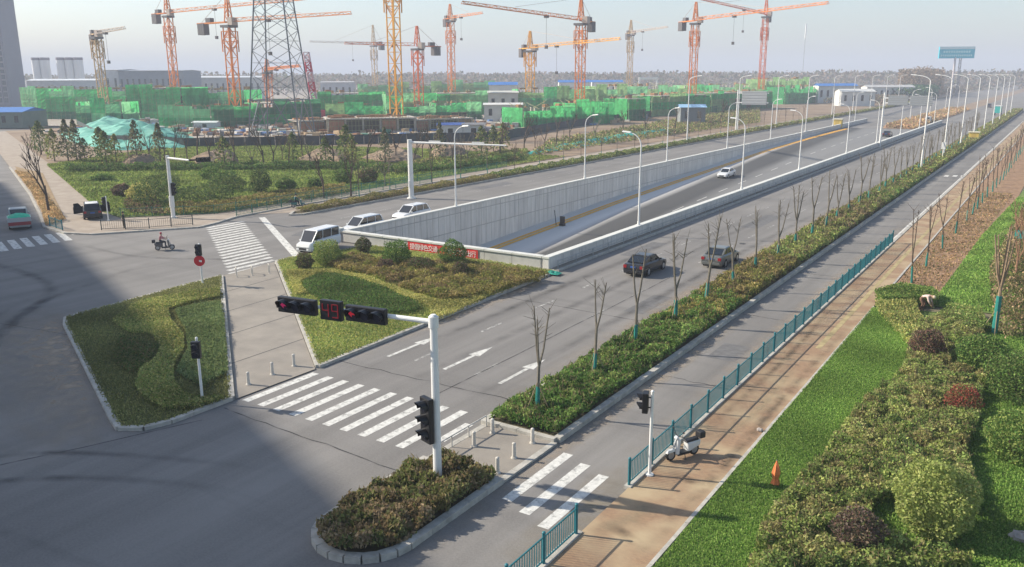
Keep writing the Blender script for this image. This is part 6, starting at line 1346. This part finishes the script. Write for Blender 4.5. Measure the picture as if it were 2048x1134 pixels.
cover('site_scrub', gp([(1060, 312), (1200, 290), (1400, 262), (1520, 245), (1520, 215), (1400, 232), (1250, 258), (1100, 282)], .3), .7, .5, 7, G_BROWN + G_OLIVE + [(.3, .2, .12)], 'dry scrub on the bare ground behind the far verge', .2, 'scrub', hvar=.8)

# clutter lying about the site: boards, pallets, bundles, sheeting
P = np.concatenate([scatter([(q.x, q.y) for q in (gd(60, 200, 240), gd(620, 200, 215), gd(1000, 200, 225), gd(1300, 200, 300), gd(1300, 200, 330), gd(900, 200, 310), gd(300, 200, 305))], 1500)])
b = MB(); CL = [mat('clutter_%d' % i, c, .85, var=.15, scale=1) for i, c in enumerate(((.45, .33, .2), (.5, .48, .44), (.3, .16, .09), (.12, .3, .2), (.2, .2, .22), (.1, .2, .42), (.6, .58, .52)))]
for x, y in P:
    b.m = random.choice((0, 0, 1, 1, 2, 2, 3, 4, 5, 6)); w, l, h_ = U(.5, 2.2), U(.6, 4), U(.2, 1.5) * U(.4, 1); a = U(0, 3.14); c_, s_ = math.cos(a), math.sin(a)
    b.hexa([(x + u * w * c_ - v * l * s_, y + u * w * s_ + v * l * c_, z) for z in (.19, .2 + h_) for u, v in ((-.5, -.5), (.5, -.5), (.5, .5), (-.5, .5))])
tag(b.build('site_clutter', CL), 'scattered boards, pallets and bundles lying about the building site', 'building materials', None, 'stuff')
# ------------------------------------------------------------------ distance: woods, scrub, fields
def wood(name, label, pts, hmin, hmax, n, size, tints):
    P = scatter([(q.x, q.y) for q in pts], n); hh = hmin + (hmax - hmin) * (.6 * wob(P, 45, 1.3) + .4 * wob(P, 13, 4.1)) * (.85 + .15 * NR.random(n)); z = hh * NR.random(n) ** .7
    return tag(leaves(name, np.column_stack([P, z]), size, tints, LEAF, None, aspect=1.3, up=.2), label, 'woodland', None, 'stuff')
WB = [(.085, .075, .06), (.10, .085, .065), (.07, .075, .05), (.12, .09, .07)]
wood('far_woods', 'grey brown band of far woods along the horizon', [gd(-300, 160, 720), gd(2300, 160, 800), gd(2500, 160, 1500), gd(-500, 160, 1500)], 14, 22, 90000, 3.0, WB)
wood('roadside_trees', 'brown leafless grove right of the site below the haze', [gd(1795, 160, 560), gd(1885, 160, 600), gd(1890, 160, 760), gd(1800, 160, 700)], 12, 24, 14000, 1.3, [(.13, .10, .07), (.11, .09, .06), (.15, .11, .08)])
wood('roadside_trees', 'low brown grove behind the white roofed sheds', [gd(1700, 170, 520), gd(1800, 165, 560), gd(1800, 160, 640), gd(1700, 160, 600)], 4, 8, 9000, .9, [(.09, .075, .055), (.11, .085, .065)])
wood('roadside_trees', 'reddish hedge and trees along the far right road', [Vector((-78, 470, 0)), Vector((-78, 1100, 0)), Vector((-110, 1100, 0)), Vector((-110, 470, 0))], 2, 6, 20000, 1.0, [(.12, .085, .065), (.08, .085, .05), (.10, .08, .06)])
wood('roadside_trees', 'dark green hedge right of the billboard', [Vector((-74, 560, 0)), Vector((-74, 640, 0)), Vector((-95, 640, 0)), Vector((-95, 560, 0))], 6, 11, 2500, 1.8, [(.03, .06, .035), (.04, .07, .03)])
wood('roadside_trees', 'bare hedge trees on the right of the avenue far off', [Vector((-9, 290, 0)), Vector((6, 290, 0)), Vector((30, 900, 0)), Vector((-9, 900, 0))], 2.5, 8, 9000, 1.3, [(.15, .10, .07), (.10, .085, .055), (.18, .11, .08)])
cover('median_scrub', strip(-44.5, -36.5, 265, 420), 1.0, .6, 10, [(.30, .21, .11), (.24, .15, .10), (.2, .17, .09)], 'dry tan scrub in the far median', .02, 'scrub', hvar=.6, up=.4)
sheet('median_soil', strip(-45, -36, 264, 1200), 0.03, M_dirt)
# billboard
bb = gd(1912, 110, 600); bz = bb.z; bb.z = 0; r = thing('billboard', 'teal roadside billboard on a tall column at upper right', 'billboard', bb, YAW - math.radians(6)); M_bb = mat('billboard_teal', (.02, .50, .62), .6)
MB().cyl((0, .6, 0), (0, .6, bz - 1.5), .8, .7, 12).build('column', mat('column_pale', (.55, .5, .5), .6), r); pnl = MB().box(-11.2, 12.2, 0, 1.2, bz - 2.2, bz + 5.6).build('panel', M_bb, r)
MB().box(-11.2, 12.2, -.06, -.01, bz + 3.9, bz + 5.6).build('top_band', mat('billboard_pale', (.62, .80, .80), .6), pnl); b = MB()
M_bt = mat('billboard_text', (.45, .85, .85), .6); c1 = MB().box(0, 1.3, -.06, -.02, 0, 1.4).mesh('character', M_bt); c2 = MB().box(0, 1.0, -.06, -.02, 0, 1.2).mesh('character', M_bt)
for i in range(11): obj('character', c1, pnl, (-8.5 + i * 1.65, 0, bz + 1.5))
for i in range(15): obj('character', c2, pnl, (-10 + i * 1.4, 0, bz - .9))
lattice(MB(), (3.5, .6, 0), (3.5, .6, bz - 2), 1.2, .2, .12, 10).build('ladder_frame', M_grey, r)
# phone mast
pm_ = gd(1605, 150, 900); pm_.z = 0; r = thing('phone_mast', 'slim pale antenna mast faint on the horizon', 'mast', pm_); MB().cyl((0, 0, 0), (0, 0, 60), .28, .2, 8).build('pole', M_grey, r); MB().cyl((0, 0, 52), (0, 0, 66), .7, .7, 8).build('antenna_shroud', M_white, r)
# white site gateway
gt = gd(1297, 160, 420); gt.z = .2; r = thing('site_gateway', 'white portal frame gateway on the building site', 'gateway', gt, YAW); MB().box(-4.6, -3.9, 0, .7, 0, 13).build('post', M_white, r); MB().box(3.9, 4.6, 0, .7, 0, 13).build('post', M_white, r); MB().box(-4.6, 4.6, -.05, .75, 13, 14.2).build('beam', M_white, r)

# ------------------------------------------------------------------ small roadside things
M_ycab = mat('yellow_cab', (.62, .45, .10), .6, var=.08, scale=2)
def kiosk(label, loc, s=1.0):
    r = thing('yellow_cabinet', label, 'cabinet', loc); b = MB().box(-1.2 * s, 1.2 * s, -.8 * s, .8 * s, .15, 2.4 * s).build('housing', M_ycab, r); bevel(b, .04); MB().box(-1.4 * s, 1.4 * s, -1.0 * s, 1.0 * s, 2.4 * s, 2.6 * s).build('roof', mat('cab_pale', (.7, .66, .5), .6), r); MB().box(-.6 * s, .5 * s, -.83 * s, -.8 * s, .3, 2.0 * s).build('door', mat('cab_door', (.5, .35, .08), .6), r); MB().box(-1.3 * s, 1.3 * s, -.9 * s, .9 * s, 0, .15).build('plinth', M_kerb, r)
kiosk('yellow utility cabinet in the hedge strip near the right edge', (-17.6, 221, .12), .85); kiosk('yellow utility cabinet on the far carriageway median', (-56.5, 262, 0), 1.0)
p = g(1884, 322, .12); r = thing('notice_post', 'small white notice plate on a post in the hedge strip', 'sign', p); MB().cyl((0, 0, 0), (0, 0, 2.9), .07, .07, 8).build('post', M_wht, r); MB().box(-.35, .35, -.1, -.04, 2.1, 3.3).build('plate', M_white, r)
p = g(1125, 464, ramp_z(91)); r = thing('roadwork_board', 'dark square board leaning by the yellow lines on the ramp', 'board', (-52.0, 91.5, ramp_z(91.5) + .01)); MB().box(-.35, .35, -.05, .05, .3, 1.2).build('board', mat('board_dark', (.06, .05, .045), .7), r); MB().beam((-.9, 0, 0), (-1.15, 0, 1.9), .06).build('pole', M_dk, r); MB().box(-.3, .3, -.3, .3, 0, .3).build('foot', M_dk, r)
# orange folded flag marker
p = g(1550, 972, .11); r = thing('orange_marker', 'folded orange cloth marker standing at the edge of the lawn', 'marker', p); M_or = mat('orange_cloth', (.68, .20, .07), .7, var=.12, scale=6); MB().cyl((0, 0, 0), (0, 0, 1.25), .015, .015, 6).build('rod', M_grey, r); b = MB(); n = 12
rad = [(.12, .17), (.35, .10), (.62, .15), (.95, .09), (1.22, .012)]
for (z0, r0), (z1, r1) in zip(rad[:-1], rad[1:]):
    for i in range(n):
        def q(i, z, rr): k = 1 + .35 * (i % 2); a = 2 * math.pi * i / n; return (rr * k * math.cos(a), rr * k * math.sin(a) * .8, z)
        b.face([q(i, z0, r0), q(i + 1, z0, r0), q(i + 1, z1, r1), q(i, z1, r1)])
b.build('cloth', M_or, r); r.scale = (.85, .85, .85)
M_rock = mat('rock', (.36, .32, .29), .9, var=.2, scale=4, bump=.5)
def rock(label, px, py, s):
    me = MB().ball((0, 0, s * .35), s, s * .8, s * .55, 12, 8, .35).mesh('rock', M_rock, False); o = obj('rock', me, None, g(px, py, .11)); tag(o, label, 'rock'); return o
rock('grey boulder on the lower right lawn', 2042, 1082, .36); rock('flat pale stone at the edge of footway and lawn', 1520, 862, .15)
# green netting scraps
def scrap(label, px, py, w, h, z0, seed):
    rs = random.Random(seed); b = MB(); n = 8; hs = [[h * rs.uniform(.2, 1) * (1 - (abs(2 * i / n - 1)) ** 3) * (1 - abs(2 * j / n - 1) ** 3) for j in range(n + 1)] for i in range(n + 1)]
    for i in range(n):
        for j in range(n): b.face([(w * (a / n - .5), w * .7 * (c / n - .5), hs[a][c]) for a, c in ((i, j), (i + 1, j), (i + 1, j + 1), (i, j + 1))])
    o = b.build('net_scrap', mat('net_scrap', (.02, .26, .19), .7, var=.2, scale=5), None, g(px, py, z0)); tag(o, label, 'net')
scrap('crumpled teal net caught in the planter shrubs', 925, 972, .5, .22, .55, 3); scrap('teal net heap at the right foot of the headwall', 1106, 546, 1.3, .2, .13, 4)
p = g(2044, 500, .12); r = thing('teal_sign', 'small teal sign board at the right edge', 'sign', p); MB().cyl((0, 0, 0), (0, 0, 1.7), .04, .04, 8).build('post', M_grey, r); MB().box(-.7, .7, -.05, 0, 1.0, 1.7).build('board', mat('sign_teal', (.03, .36, .32), .5), r)
# low lawn lamps / stakes by the young trees are built with the saplings

# ------------------------------------------------------------------ tower behind the left edge whose shade lies over the junction
SH = 62.0; k_ = SH / math.tan(SUN_EL); ox, oy = -SHX * k_, -SHY * k_
A_, B_ = Vector((-132 + ox, 63.4 + oy, 0)), Vector((8 + ox, 8.9 + oy, 0)); d = B_ - A_; L_ = d.length
st_ = thing('office_slab', 'long office slab left of the picture that shades the junction', 'building', A_, math.atan2(d.y, d.x)); M_of = mat('office_wall', (.42, .42, .43), .8, var=.06, scale=.2)
MB().box(0, L_, -26, 0, 0, SH - .9).build('wall', M_of, st_); MB().box(-.15, L_ + .15, -26.15, .15, SH - .9, SH).build('parapet', M_of, st_)
for f_ in range(18): MB().box(1, L_ - 1, .0, .06, 1.6 + f_ * 3.3, 3.4 + f_ * 3.3).build('window_band', M_win, st_)

# ------------------------------------------------------------------ air
hz = MB().box(-6200, 6200, -6200, 6200, -7.5, 105)
hm = bpy.data.materials.new('haze'); hm.use_nodes = True; t = hm.node_tree; t.nodes.remove(t.nodes['Principled BSDF']); pv = t.nodes.new('ShaderNodeVolumePrincipled'); pv.inputs['Color'].default_value = (.62, .68, .80, 1); pv.inputs['Density'].default_value = 0.00058; pv.inputs['Anisotropy'].default_value = 0.0
t.links.new(pv.outputs[0], t.nodes['Material Output'].inputs['Volume'])
ho_ = hz.build('haze', hm); tag(ho_, 'thin pale haze over the whole avenue and site', 'haze', None, 'stuff')
